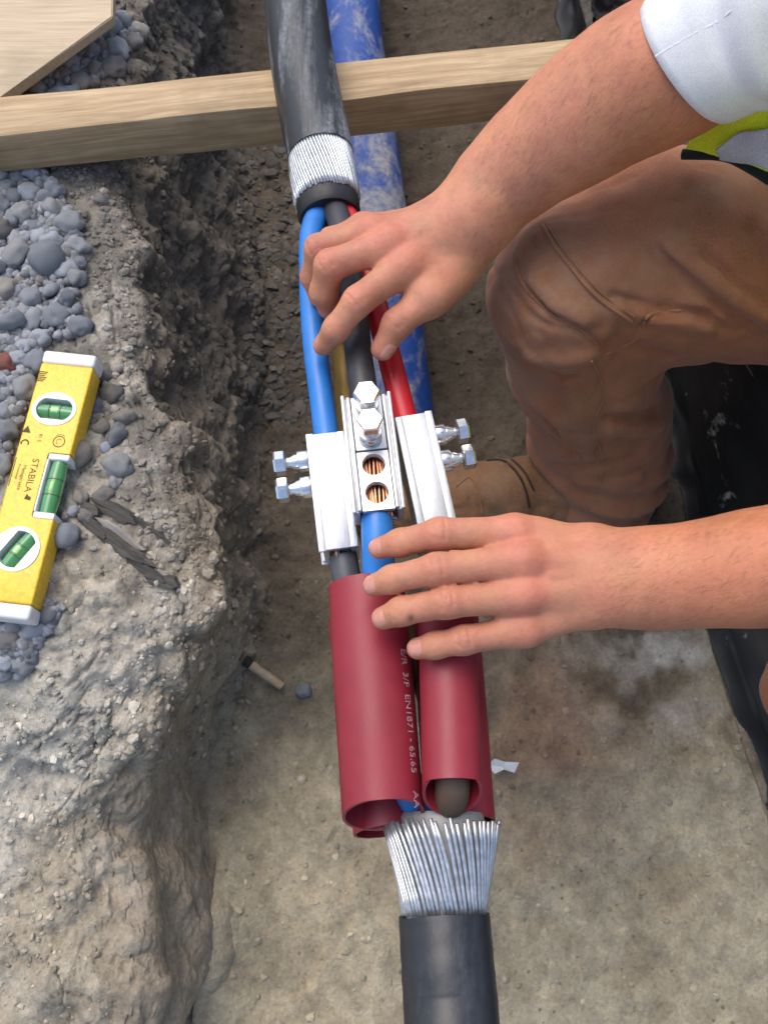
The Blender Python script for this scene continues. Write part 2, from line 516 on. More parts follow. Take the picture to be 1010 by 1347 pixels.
for i, (cx, cz, n) in enumerate(ctrl[:-1]):
    nx, nz, _ = ctrl[i + 1]
    px_, pz_, _ = ctrl[max(0, i - 1)]; qx, qz, _ = ctrl[min(len(ctrl) - 1, i + 2)]
    for k in range(n):
        t = k / n
        lin_ok = i in (0, len(ctrl) - 2) 
        if lin_ok or i == 1 or i == len(ctrl) - 3:
            X = cx + (nx - cx) * t; Z = cz + (nz - cz) * t
        else:
            f = lambda a, b, c, d: .5 * (2 * b + (c - a) * t + (2 * a - 5 * b + 4 * c - d) * t * t + (3 * b - a - 3 * c + d) * t ** 3)
            X = f(px_, cx, nx, qx); Z = f(pz_, cz, nz, qz)
        cols.append((X, Z)); zone.append(i + t)
cols.append((ctrl[-1][0], ctrl[-1][1])); zone.append(len(ctrl) - 1)
GX = np.stack([c[0] for c in cols], 1); GZ = np.stack([c[1] for c in cols], 1)
GY = np.repeat(ys[:, None], GX.shape[1], 1)
zone = np.array(zone)
G = np.stack([GX, GY, GZ], -1)
def gnorm(G):
    du = np.gradient(G, axis=1); dv = np.gradient(G, axis=0)
    n = np.cross(du, dv); n /= np.maximum(np.linalg.norm(n, axis=-1, keepdims=True), 1e-9)
    return n
Nn = gnorm(G)
Pf = G.reshape(-1, 3)
zf = np.repeat(zone[None], len(ys), 0).ravel()
yf = Pf[:, 1]
wall = sstep(2.6, 3.6, zf) * (1 - sstep(7.0, 7.9, zf))
lip = sstep(1.6, 2.6, zf) * (1 - sstep(3.6, 4.2, zf))
bank = 1 - sstep(2.7, 3.3, zf)
floor = sstep(7.0, 7.6, zf) * (1 - sstep(10.2, 11, zf))
rwall = sstep(10.4, 11, zf)
near = sstep(.30, .12, yf)
warp = np.stack([vnoise(Pf * 30, 101), vnoise(Pf * 30, 102), vnoise(Pf * 30, 103)], 1) * .010 + np.stack([vnoise(Pf * 80, 104), vnoise(Pf * 80, 105), vnoise(Pf * 80, 106)], 1) * .004
Pw = Pf + warp
w1, w2, wid = worley(Pw * 26, 3)
v1, v2, vid = worley(Pw * np.array([52, 52, 40]), 9)
u1, u2, uid = worley(Pw * 105, 15)
big = fbm(Pf * 7, 3, 31)
med = fbm(Pf * 24, 4, 41)
fine = fbm(Pf * 95, 3, 51)
plate = (wid - .5) * .008 + (vid - .5) * .005
clod = .007 * (.55 - w1) + .007 * (.5 - v1) + .0036 * (.5 - u1)
floorleft = np.clip(1 - (zf - 7.3) / 1.3, 0, 1) * floor
rub = floorleft * sstep(.12, .34, yf)                  # loose rubble along the foot of the far wall
disp = wall * (1 - .45 * near) * (.016 * big + .010 * med + (1.0 - .35 * near) * clod + .8 * plate * (1 - .5 * near))
disp += bank * (.006 * big + .004 * med + .45 * clod * (1 - .62 * near) + .30 * plate * sstep(.1, .3, yf) + .0016 * fine)
disp += lip * near * (.010 * med + .5 * plate)
disp += floor * (.006 * big + .0030 * med + .0012 * fine + .12 * clod + (.0015 * (uid - .5)))
disp += rub * (.9 * clod + .55 * plate)
disp += rwall * (.008 * big + .006 * med + .35 * clod) - .035 * rwall * sstep(-.2, -.1, yf) * (1 - sstep(1.32, 1.36, yf))
# hollow under the near bank and the slumped lump beside it
hx, hy = P(300, 1040, .03)[:2]
hd = np.hypot((Pf[:, 0] - hx) / .03, (Pf[:, 1] - hy) / .085)
disp -= .030 * np.exp(-hd ** 2) * (wall + .3 * floor)
lx, ly = P(262, 1240, .05)[:2]
ld = np.hypot((Pf[:, 0] - lx) / .045, (Pf[:, 1] - ly) / .09)
disp += .035 * np.exp(-ld ** 2) * (wall + floor)
mx, my = P(850, 1010, 0)[:2]
disp += .012 * np.exp(-(np.hypot((Pf[:, 0] - mx) / .16, (Pf[:, 1] - my) / .05)) ** 2) * floor
# cracks in the pale crust
crack = np.exp(-((w2 - w1) / .045) ** 2) * sstep(.1, .5, med + .3)
disp -= bank * (.004 * crack)
Pd = Pf + Nn.reshape(-1, 3) * disp[:, None]
Gd = Pd.reshape(G.shape)
# colour of each soil: pale dry crust, damp dark face, brown trampled floor
pale = np.array([.48, .445, .37]); dampw = np.array([.14, .12, .096]); brown = np.array([.215, .178, .132]); tan = np.array([.32, .28, .205])
crustmix = near * (bank + .35 * lip) + .40 * bank * (1 - near)
def mixc(a, b, m): return a * (1 - m[:, None]) + b * m[:, None]
C = np.repeat(brown[None], len(Pf), 0)
bankc = mixc(np.repeat(np.array([.20, .185, .16])[None], len(Pf), 0), np.repeat(pale[None], len(Pf), 0), np.clip(near + .55 * sstep(.1, .7, med + big * .5), 0, 1))
bankc = mixc(bankc, np.repeat(tan[None], len(Pf), 0), np.clip(sstep(.05, .6, big) * .75 * near, 0, 1))
C = mixc(C, bankc, np.clip(bank + lip * .6, 0, 1))
wallc = mixc(np.repeat(dampw[None], len(Pf), 0), np.repeat(np.array([.31, .265, .20])[None], len(Pf), 0), np.clip(sstep(.55, .15, yf) * .95 + .30 * sstep(.2, .8, med), 0, 1))
C = mixc(C, wallc, np.clip(wall * (1 - .6 * lip), 0, 1))
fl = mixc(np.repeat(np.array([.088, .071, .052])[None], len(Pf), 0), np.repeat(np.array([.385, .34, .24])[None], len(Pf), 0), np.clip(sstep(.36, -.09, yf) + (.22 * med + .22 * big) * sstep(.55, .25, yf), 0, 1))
fl = mixc(fl, np.repeat(np.array([.20, .125, .085])[None], len(Pf), 0), np.clip(np.exp(-(np.hypot(Pf[:, 0] - .17, (yf - .10) / 1.3) / .09) ** 2) * (.7 + .5 * med), 0, .8))
fl = mixc(fl, np.repeat(np.array([.36, .35, .33])[None], len(Pf), 0), np.clip(np.exp(-(np.hypot(Pf[:, 0] - P(860, 880, 0)[0], yf - P(860, 880, 0)[1]) / .07) ** 2) * (.5 + .9 * med), 0, .8))
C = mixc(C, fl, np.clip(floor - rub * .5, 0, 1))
C = mixc(C, np.repeat(np.array([.115, .105, .092])[None], len(Pf), 0), rwall)
C *= (1 - .35 * np.clip(crack, 0, 1) * bank)[:, None]
C *= (1 + .18 * (vid - .5) + .14 * (wid - .5))[:, None]
nr, nc = GX.shape
idx = np.arange(nr * nc).reshape(nr, nc)
quads = np.stack([idx[:-1, :-1], idx[:-1, 1:], idx[1:, 1:], idx[1:, :-1]], -1).reshape(-1, 4)
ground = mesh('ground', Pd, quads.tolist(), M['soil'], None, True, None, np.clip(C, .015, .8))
tag(ground, 'excavated trench with a crumbling left bank and a trampled brown floor', kind='structure')
gbvh = BVHTree.FromPolygons([Vector(v) for v in Pd], quads.tolist())
Cgrid = C
def hit(px, py):
    d = Vector(ray(px, py)).normalized()
    h = gbvh.ray_cast(Vector(CAM), d)
    return h
def gz(x, y, z0=.6):
    h = gbvh.ray_cast(Vector((x, y, z0)), Vector((0, 0, -1)))
    return h[0].z if h[0] else 0.0

# ------------------------------------------------------------------ loose crumbs of soil (uncountable)
ico = bmesh.new(); bmesh.ops.create_icosphere(ico, subdivisions=1, radius=1)
icoV = np.array([v.co[:] for v in ico.verts]); icoF = np.array([[v.index for v in f.verts] for f in ico.faces]); ico.free()
def crumbs(name, pick, n, smin, smax, colf, flat, kind_label):
    V, F, K = [], [], []
    made = 0; tries = 0
    while made < n and tries < n * 6:
        tries += 1
        q = pick()
        h = hit(*q)
        if h[0] is None: continue
        p, nn = np.array(h[0]), np.array(h[1])
        s = smin * (smax / smin) ** (random.random() ** 2.2)
        v = icoV * (1 + .55 * (rng.random((len(icoV), 1)) - .5)) * np.array([1, .55 + .5 * random.random(), flat * (.6 + .7 * random.random())])
        a = random.random() * 6.28
        rot = np.array(Matrix.Rotation(a, 3, 'Z'))
        v = v @ rot.T
        qn = np.array(Vector((0, 0, 1)).rotation_difference(Vector(nn)).to_matrix() @ Matrix.Rotation(random.uniform(-.6, .6), 3, 'X'))
        v = (v @ qn.T) * s + p + nn * s * flat * .25
        F.append(icoF + len(V) * len(icoV)); V.append(v)
        c = np.array(colf(p, h[2])) * random.uniform(.7, 1.35)
        K.append(np.repeat(c[None], len(icoV), 0)); made += 1
    o = mesh(name, np.concatenate(V), np.concatenate(F).tolist(), M['crumb'], None, False, None, np.clip(np.concatenate(K), .01, .7))
    return tag(o, kind_label, kind='stuff')
def gcol(p, fi):
    return Cgrid[quads[fi][0]]
def pick_wall():
    y = random.uniform(0, 1000); t = random.random()
    a = np.interp(y, [e[1] for e in edge_px], [e[0] for e in edge_px]) - 70; b = np.interp(y, [e[1] for e in base_px], [e[0] for e in base_px]) + 20
    return a + (b - a) * t, y
def pick_rub():
    return np.random.default_rng(random.randrange(10 ** 9)).uniform([315, 90], [430, 560])
def pick_floor():
    return random.uniform(300, 1000), random.uniform(0, 1347)
def pick_bank():
    y = 220 + 1127 * random.random() ** 2.0; e = np.interp(y, [e[1] for e in edge_px], [e[0] for e in edge_px])
    return random.uniform(0, e), y
crumbs('wall_crumbs', pick_wall, 2000, .0014, .0065, gcol, .6, 'crumbs and clods of soil clinging to the left trench face')
crumbs('rubble', pick_rub, 1000, .003, .012, lambda p, f: (.125, .112, .092), .34, 'flaky rubble lying along the foot of the far trench face')
crumbs('floor_crumbs', pick_floor, 3200, .0008, .0055, gcol, .6, 'small crumbs of soil strewn over the trench floor')
crumbs('bank_crumbs', pick_bank, 2200, .0010, .0050, gcol, .6, 'small crumbs of dry soil on the left bank')

# ------------------------------------------------------------------ pebbles
def pebble_mesh(seed, rough=.30, sub=3, flat=.72):
    bm = bmesh.new(); bmesh.ops.create_icosphere(bm, subdivisions=sub, radius=1)
    v = np.array([x.co[:] for x in bm.verts])
    n = fbm(v * 1.1 + seed * 11.7, 3, seed); n2 = fbm(v * 3.2 + seed * 5.1, 2, seed + 50)
    f1, _, fid = worley(v * 1.3 + seed * 3.3, seed)
    s = 1 + rough * n + rough * .3 * n2 - .22 * (f1 - .5)
    v = v * s[:, None] * np.array([1, .8 + .2 * ((seed * 37) % 10) / 10, flat + .05 * (seed % 4)])
    for a, b in zip(bm.verts, v): a.co = b
    me = bpy.data.meshes.new('pebble'); bm.to_mesh(me); bm.free()
    me.polygons.foreach_set('use_smooth', [True] * len(me.polygons))
    return me
pm_ = {}
for k in ('stone', 'stone_warm'):
    pm_[k] = []
    for s in range(9):
        me = pebble_mesh(s); me.materials.append(M[k]); pm_[k].append(me)
def in_poly(x, y, poly):
    c = False; j = len(poly) - 1
    for i in range(len(poly)):
        xi, yi = poly[i]; xj, yj = poly[j]
        if (yi > y) != (yj > y) and x < (xj - xi) * (y - yi) / (yj - yi) + xi: c = not c
        j = i
    return c
placed = []
def put_pebble(px, py, rpx, me, label, group=None, lift=.35, rz=None, name='pebble'):
    h = hit(px, py)
    if h[0] is None: return None
    p = h[0]; r = R(rpx, px, py, p.z)
    o = link(name, me)
    o.location = (p.x, p.y, p.z + r * lift)
    o.scale = (r * random.uniform(.9, 1.12), r * random.uniform(.88, 1.1), r * random.uniform(.85, 1.1))
    o.rotation_euler = (random.uniform(-.3, .3), random.uniform(-.3, .3), random.uniform(0, 6.28) if rz is None else rz)
    placed.append((px, py, rpx))
    return tag(o, label, 'pebble', group)
red = pebble_mesh(21); red.materials.append(M['stone_red'])
blu = pebble_mesh(22, .08); blu.materials.append(M['stone_blue'])
big1 = pebble_mesh(23, .07, 3, .8); big1.materials.append(M['stone'])
big2 = pebble_mesh(24, .10, 3, .7); big2.materials.append(M['stone_warm'])
big3 = pebble_mesh(25, .08, 3, .85); big3.materials.append(M['stone'])
put_pebble(66, 347, 26, big1, 'largest smooth round grey pebble, upper part of the gravel')
put_pebble(104, 600, 22, big2, 'pale warm-grey flat stone beside the level, right of its middle vial')
put_pebble(87, 707, 20, big3, 'rough round grey stone touching the lower right edge of the level')
put_pebble(10, 480, 15, red, 'dull red stone left of the top end of the level')
put_pebble(140, 590, 8, blu, 'small pale blue pebble on the soil right of the level')
put_pebble(135, 262, 12, pm_['stone_warm'][2], 'greenish grey stone stuck in the soil right of the gravel', lift=.1)
put_pebble(400, 909, 12, pm_['stone'][3], 'small blue-grey stone on the trench floor beside the stick')
for c in ((104, 618, 10), (118, 640, 12), (82, 660, 9), (130, 620, 9)):
    placed.append(c)
zones = [
    ([(0, 228), (60, 225), (98, 285), (108, 345), (100, 400), (118, 440), (60, 448), (40, 520), (0, 640)], 'grey pebbles heaped at the left above the level', 'rounded pebble in the heap above the level', 200),
    ([(20, 130), (60, 92), (120, 55), (150, 25), (190, 40), (150, 95), (90, 128)], 'stones between the board and the timber', 'stone on the slope between pale board and timber', 40),
    ([(0, 815), (40, 815), (58, 790), (82, 800), (45, 860), (25, 890), (0, 895)], 'grey pebbles below the level', 'pebble in the patch below the lower end of the level', 22),
    ([(128, 475), (155, 470), (168, 560), (150, 640), (118, 690), (90, 690), (110, 600)], 'stones set in the soil beside the level', 'stone half buried in soil right of the level', 14),
]
for poly, grp, lab, n in zones:
    xs = [p[0] for p in poly]; yy = [p[1] for p in poly]
    made = 0
    for layer in range(2):
        for tr in range(2500):
            if made >= n: break
            r = (17, 13, 10, 7.5, 5.5)[min(4, tr // 400)] * random.uniform(.8, 1.1)
            x, y = random.uniform(min(xs), max(xs)), random.uniform(min(yy), max(yy))
            if not in_poly(x, y, poly): continue
            ok = all((x - a) ** 2 + (y - b) ** 2 > ((r + c) * (.78 if layer == 0 else .5)) ** 2 for a, b, c in placed)
            if not ok: continue
            me = pm_['stone'][random.randrange(9)] if random.random() < (.93 if 'heaped' in grp or 'below' in grp else .4) else pm_['stone_warm'][random.randrange(9)]
            tone = 'blue-grey' if me in pm_['stone'] else 'warm grey'
            size = 'large' if r > 13 else 'middling' if r > 9 else 'small'
            lb = f'{size} {tone} {lab}'
            put_pebble(x, y, r, me, lb, grp, (.3 if layer == 0 else .15) if 'buried' not in lab else -.05)
            made += 1
# fine gravel filling the gaps
def gravel(name, polys, n, label):
    V, F, K = [], [], []
    for _ in range(n * 4):
        if len(V) >= n: break
        poly = random.choice(polys)
        xs = [p[0] for p in poly]; yy = [p[1] for p in poly]
        x, y = random.uniform(min(xs), max(xs)), random.uniform(min(yy), max(yy))
        if not in_poly(x, y, poly): continue
        h = hit(x, y)
        if h[0] is None: continue
        s = random.uniform(.002, .0068)
        v = icoV * (1 + .4 * (rng.random((len(icoV), 1)) - .5)) * s + np.array(h[0]) + np.array([0, 0, s * .4])
        F.append(icoF + len(V) * 12); V.append(v)
        K.append(np.repeat(np.array([[.25, .255, .265]]) * random.uniform(.6, 1.5), 12, 0))
    o = mesh(name, np.concatenate(V), np.concatenate(F).tolist(), M['crumb'], None, True, None, np.concatenate(K))
    return tag(o, label, kind='stuff')
gravel('gravel', [z[0] for z in zones[:3]], 1500, 'fine grey gravel between the pebbles on the left bank')
gravel('right_gravel', [[(850, 0), (900, 0), (870, 40), (800, 40), (790, 0)], [(800, 215), (900, 160), (920, 215), (830, 235)]], 700, 'pale grey gravel on the right bank behind the arm')

# ------------------------------------------------------------------ dark flakes of shale in the bank
def flake(px, py, ang, L, W, T, tilt, label, lift=.003, mt='shale'):
    h = hit(px, py); p = h[0]
    r = L * .5
    n = 12
    bm = bmesh.new()
    top, bot = [], []
    for k in range(n):
        a = 2 * math.pi * k / n
        rr = 1 + random.uniform(-.22, .15)
        x = math.copysign(abs(math.cos(a)) ** .8, math.cos(a)) * L / 2 * rr; y = math.sin(a) * W / 2 * rr
        top.append(bm.verts.new((x, y, T / 2 + random.uniform(-.12, .12) * T))); bot.append(bm.verts.new((x * 1.04, y * 1.06, -T / 2)))
    c = bm.verts.new((0, 0, T * .55))
    for k in range(n):
        q = (k + 1) % n
        bm.faces.new((top[k], bot[k], bot[q], top[q])); bm.faces.new((c, top[k], top[q]))
    bm.faces.new(bot)
    o = bmobj('shale_flake', bm, M[mt], smooth=False)
    o.location = (p.x, p.y, p.z + lift)
    o.rotation_euler = (tilt, random.uniform(-.12, .12), ang)
    return tag(o, label, 'rock', 'dark shale flakes')
flake(140, 706, -.62, .080, .013, .005, .7, 'longest dark shale flake sloping from the level toward the trench edge', .001)
flake(182, 742, -.55, .060, .012, .005, .8, 'dark shale flake nearest the trench edge, below the longest flake', .001)
flake(214, 764, -.30, .036, .014, .005, .5, 'short dark flake at the lower right tip of the flake bundle', .001)
flake(150, 672, -.5, .046, .013, .005, .5, 'brown-black flake above the longest shale flake', .0)
flake(192, 692, -.6, .048, .009, .004, .75, 'thin dark flake lying right of the bundle, just above the crack', .0)
flake(112, 668, -.3, .030, .012, .005, .3, 'small dark flake beside the pale flat stone by the level', .0)
flake(166, 720, -.58, .064, .008, .004, .9, 'narrow dark flake pressed between the two longest shale flakes', .002)
flake(158, 702, -.60, .050, .007, .004, .7, 'pale grey streak of stone between the dark flakes', .003, 'stone_warm')
flake(205, 752, -.48, .036, .006, .004, .7, 'short pale streak of stone at the right end of the flakes', .003, 'stone_warm')
flake(120, 690, -.66, .040, .010, .004, .6, 'dark flake tucked behind the upper end of the longest flake', .002)

# ================================================================== structures across the trench
# timber
TZ = .345
a0, a1 = P(0, 178, TZ), P(740, 100, TZ)
dirv = a1 - a0; ang = math.atan2(dirv[1], dirv[0]); ln = np.linalg.norm(dirv)
ux = dirv / ln; uy = np.array([-ux[1], ux[0], 0])
tim = bmesh.new()
TH, TW = .052, .050
box_bm(tim, (-.22, 0, -TH), (ln + .40, TW, 0), .0022, 2)
bmesh.ops.subdivide_edges(tim, edges=[e for e in tim.edges if e.calc_length() > .3], cuts=40, use_grid_fill=True)
for v in tim.verts:
    q = np.array([[v.co.x * 9, v.co.y * 40, v.co.z * 40]])
    v.co.y += .0012 * vnoise(q, 5)[0]; v.co.z += .0012 * vnoise(q, 6)[0]
o = bmobj('timber', tim, M['timber'], angle=40)
o.location = a0; o.rotation_euler = (0, 0, ang)
tag(o, 'sawn square timber lying across the trench under the black cable', 'timber')
# the pale board, upper left
pts = [(150, -40), (148, 22), (0, 128), (-160, 240), (-260, -60)]
bm = bmesh.new()
tv = [bm.verts.new(P(x, y, .334)) for x, y in pts]
bv = [bm.verts.new(Vector(v.co) - Vector((0, 0, .012))) for v in tv]
bm.faces.new(tv); bm.faces.new(bv[::-1])
for k in range(len(pts)):
    bm.faces.new((tv[k], bv[k], bv[(k + 1) % 5], tv[(k + 1) % 5]))
bmesh.ops.bevel(bm, geom=list(bm.edges), offset=.0012, segments=2, affect='EDGES')
bo = P(20, 60, .322)
o = bmobj('board', bm, M['board'], off=bo); o.location = bo
tag(o, 'pale beige board with a cut corner lying over the left bank', 'board')
# blue pipe along the trench floor
bp = catmull([P(438, -260, .075), P(454, -60, .075), P(463, 60, .075), P(480, 200, .073), P(497, 330, .068), P(512, 450, .052), P(522, 540, .028), P(530, 600, -.01)], 10)
rn = lambda i, a: 1 + .012 * np.sin(3 * a + i * .4)
pv, pf = tube_vf(bp, .046, 32, (True, True), 0, (0, 0), rn)
o = mesh('blue_pipe', pv, pf, M['blue_pipe'], None, True, bp[20]); o.location = bp[20]
tag(o, 'mud-smeared blue duct pipe on the trench floor behind the cable', 'pipe')

# black plastic sheet on the right-hand face
yy = np.linspace(-.16, 1.34, 150); tt = np.linspace(0, 1, 70)
V = []
for y in yy:
    rb = np.interp(y, [k[0] for k in sorted(RB)], [k[1] for k in sorted(RB)]); re = np.interp(y, [k[0] for k in sorted(RE)], [k[1] for k in sorted(RE)])
    s0 = .03 * sstep(.0, -.14, y)
    for t in tt:
        if t < .25: x = rb - .004 + t / .25 * .022 + s0; z = .012 + .023 * (t / .25) ** 1.5
        elif t < .8:
            q = (t - .25) / .55; x = (rb + .018 + s0) + (re - rb + .0) * q; z = .035 + .245 * q
        else:
            q = (t - .8) / .2; x = re + .018 + s0 + .10 * q; z = .28 + .022 * q
        V.append((x, y, z))
V = np.array(V)
nrm = gnorm(V.reshape(150, 70, 3)).reshape(-1, 3)
wr = fbm(V * np.array([9, 13, 9]), 4, 77); rdg = 1 - np.abs(fbm(V * np.array([12, 7, 12]), 3, 88))
V2 = V + nrm * (.006 * wr + .006 * rdg)[:, None]
V2[:, 0] += .004 * vnoise(np.stack([V[:, 1] * 30, V[:, 1] * 0, V[:, 1] * 0], 1), 4) * (V[:, 2] < .03)
ix = np.arange(150 * 70).reshape(150, 70)
q = np.stack([ix[:-1, :-1], ix[:-1, 1:], ix[1:, 1:], ix[1:, :-1]], -1).reshape(-1, 4)
so_ = np.array([.40, .3, .02])
o = mesh('plastic_sheet', V2, q.tolist(), M['black_sheet'], None, True, so_); o.location = so_
md = o.modifiers.new('thick', 'SOLIDIFY'); md.thickness = .002; md.offset = -1
tag(o, 'black plastic sheet splashed with dried mud lining the right face', 'plastic sheet')

# short black duct ends on the right bank
def duct(px0, py0, px1, py1, z, r, label):
    a, b = P(px0, py0, z), P(px1, py1, z + .01)
    path = np.array([a + (b - a) * t for t in np.linspace(0, 1, 25)])
    rr = np.array([r * (1 + .05 * (k % 2)) for k in range(25)])
    e = empty('duct', a, label, 'duct', 'black ducts on the right bank')
    tube('body', path, rr, M['black_duct'], e, 24, (False, False), off=a)
    t = (b - a) / np.linalg.norm(b - a)
    tube('end_cap', [a - t * .002, a + t * .004], r * .96, M['black_sheath'], e, 24, off=a)
duct(835, 30, 900, -40, .315, .032, 'black duct with a rounded end behind the forearm, nearest the sleeve')
duct(800, 12, 828, -60, .31, .02, 'narrow black duct farther left on the right bank at the top of the photo')

# ================================================================== the two armoured cables
CR = .0315
# ---- far cable, over the timber
zc = .380
ends = [P(372, -170, zc), P(388, 0, zc), P(401, 100, zc), P(422, 207, .379)]
sh = catmull(ends, 12)
c1 = empty('armoured_cable', sh[24], 'scuffed black armoured cable resting on the timber, its cores fanning out below', 'cable')
O = np.array(sh[24])
tube('sheath', sh, CR, M['black_sheath'], c1, 40, off=O, rn=lambda i, a: 1 + .006 * np.sin(2 * a + i * .3))
# armour wires laid flat on the bedding
A0, A1 = P(421, 200, .379), P(431, 268, .378)
t = (A1 - A0) / np.linalg.norm(A1 - A0)
_, xs_, zs_ = frames([A0, A1])
V, F = [], []
nw = 66
for k in range(nw):
    path = []
    for s in np.linspace(0, 1, 7):
        a = 2 * math.pi * k / nw + .42 * s
        rad = .0290 + .0012 * math.sin(s * 3.1) + .0003 * s * (k % 3 - 1)
        L = 1.0 + random.uniform(-.025, .012)
        path.append(A0 + (A1 - A0) * s * (L if s > .9 else 1) + xs_[0] * math.cos(a) * rad + zs_[0] * math.sin(a) * rad)
    v, f = tube_vf(path, .00142, 6, (True, True), sum(len(q) for q in V))
    V.append(v); F += f
o = mesh('armour_wires', np.concatenate(V), F, M['zinc'], c1, True, O); tag(o, kind='stuff')
tube('bedding', catmull([A0, (A0 + A1) / 2, A1 + t * .014], 4), [.0268] * 9, M['inner_black'], c1, 36, off=O)
tube('bedding_collar', [A1 - t * .008, A1 - t * .004, A1 + t * .012, A1 + t * .0155], [.0275, .0292, .0290, .0272], M['inner_black'], c1, 36, off=O)
tube('core', catmull([P(433, 262, .379), P(411, 300, .388), P(409, 370, .396), P(414, 450, .398), P(424, 530, .394), P(432, 592, .393)], 8), .0102, M['blue_core'], c1, 24, off=O)
tube('core', catmull([P(436, 262, .385), P(452, 310, .398), P(464, 390, .408), P(471, 460, .415), P(478, 515, .420), P(480, 536, .421)], 8), .0112, M['black_core'], c1, 24, off=O)
tube('core', catmull([P(440, 262, .379), P(470, 310, .388), P(494, 400, .396), P(511, 465, .398), P(531, 545, .394), P(541, 582, .393)], 8), .0102, M['red_core'], c1, 24, off=O)
tube('core', catmull([P(434, 262, .37), P(442, 320, .372), P(450, 420, .374), P(456, 520, .374), P(468, 620, .366), P(480, 700, .362)], 8), .0098, M['gold_core'], c1, 24, off=O)

# ---- near cable
S0, S1, S2, S3 = P(581, 1080, .3745), P(584, 1204, .377), P(594, 1347, .388), P(604, 1560, .42)
sh = catmull([S1, (S1 + S2) / 2, S2, S3], 12)
c2 = empty('armoured_cable', sh[12], 'near black armoured cable with splayed silver armour wires at its end', 'cable')
O = np.array(sh[12])
nseg = 44
tube('sheath', sh, CR, M['black_sheath_clean'], c2, nseg, off=O, shear=(.22, 0), rn=lambda i, a: 1 + .004 * np.sin(2 * a + i))
tdir = (S0 - S1) / np.linalg.norm(S0 - S1)
_, xs_, zs_ = frames([S1, S0])
xs_, zs_ = xs_[0], zs_[0]
Lc = .060
nw = 58
for k in range(nw):
    a0_ = 2 * math.pi * k / nw + random.uniform(-.018, .018)
    path = []
    ex = random.uniform(-.0025, .0018)
    for s in np.linspace(0, 1, 6):
        a = a0_ + .42 * s
        rad = .0282 + .0130 * s ** 1.2
        if s == 0: wob = random.uniform(-.03, .03)
        a += wob * s * s
        path.append(S1 - tdir * .006 + tdir * (.006 + (Lc + ex) * s) + xs_ * math.cos(a) * rad + zs_ * math.sin(a) * rad)
    v, f = tube_vf(path, .0015, 7, (True, True))
    mesh('armour_wire', v, f, M['zinc'], c2, True, O)
bed0, bed1 = S1 + tdir * -.01, S1 + tdir * .067
tube('bedding', [bed0, (bed0 + bed1) / 2, bed1 - tdir * .003, bed1], [.0262, .0285, .0305, .0290], M['bedding'], c2, 36, off=O)
# cores run back from the bedding through the sleeves into the connectors
tube('core', catmull([S1 + tdir * .07 + [-.012, 0, .004], P(540, 1040, .385), P(510, 960, .388), P(501, 860, .398), P(498, 770, .412), P(497, 720, .422), P(496, 680, .423)], 8), .0122, M['blue_core'], c2, 24, off=O)
tube('core', catmull([S1 + tdir * .045 + [.003, 0, .013], S1 + tdir * .070 + [.004, 0, .0135], P(595, 1034, .4195), P(592, 930, .414), P(588, 800, .404), P(578, 720, .395), P(574, 690, .392)], 8), .0120, M['shaded_brown_core'], c2, 24, off=O)
tube('core', catmull([S1 + tdir * .07 + [-.012, 0, -.008], P(520, 1040, .365), P(490, 900, .378), P(466, 800, .388), P(456, 760, .391), P(451, 732, .392)], 8), .0112, M['grey_core'], c2, 24, off=O)
tube('core', catmull([S1 + tdir * .07 + [.012, 0, -.008], P(600, 1040, .352), P(560, 900, .352), P(520, 800, .354), P(500, 740, .357), P(484, 690, .361)], 8), .0105, M['shaded_brown_core'], c2, 24, off=O)

# ================================================================== connectors
def plate_with_holes(bm, x0, x1, y0, y1, z0, z1, holes):
    """plate cut in cells, each with a round hole; holes=[(cy, r)]"""
    cuts = [y0] + [(holes[i][0] + holes[i + 1][0]) / 2 for i in range(len(holes) - 1)] + [y1]
    cuts = sorted(cuts)
    hs = sorted(holes)
    N = 32
    for i, (cy, r) in enumerate(hs):
        ya, yb = cuts[i], cuts[i + 1]
        xm = (x0 + x1) / 2
        outer, inner = [], []
        corners = [(x1, yb), (x0, yb), (x0, ya), (x1, ya)]
        for k in range(N):
            a = 2 * math.pi * k / N
            c, s = math.cos(a), math.sin(a)
            t = min(((x1 - xm) / c) if c > 1e-9 else ((x0 - xm) / c) if c < -1e-9 else 9, ((yb - cy) / s) if s > 1e-9 else ((ya - cy) / s) if s < -1e-9 else 9)
            outer.append([xm + c * t, cy + s * t]); inner.append((xm + c * r, cy + s * r))
        for c in corners:
            j = min(range(N), key=lambda q: (outer[q][0] - c[0]) ** 2 + (outer[q][1] - c[1]) ** 2)
            outer[j] = list(c)
        ot = [bm.verts.new((x, y, z1)) for x, y in outer]; it = [bm.verts.new((x, y, z1)) for x, y in inner]
        im = [bm.verts.new(((x - xm) * .93 + xm, (y - cy) * .93 + cy, z1 - .0012)) for x, y in inner]
        ib = [bm.verts.new(((x - xm) * .93 + xm, (y - cy) * .93 + cy, z0)) for x, y in inner]
        ob = [bm.verts.new((x, y, z0)) for x, y in outer]
        for k in range(N):
            q = (k + 1) % N
            bm.faces.new((ot[k], ot[q], it[q], it[k])); bm.faces.new((it[k], it[q], im[q], im[k]))
            bm.faces.new((im[k], im[q], ib[q], ib[k])); bm.faces.new((ot[k], ob[k], ob[q], ot[q]))
LB, WB, HB = .096, .039, .0265
HOLES = [-.0105, -.0335]
BOLTS = [.0345, .0115]
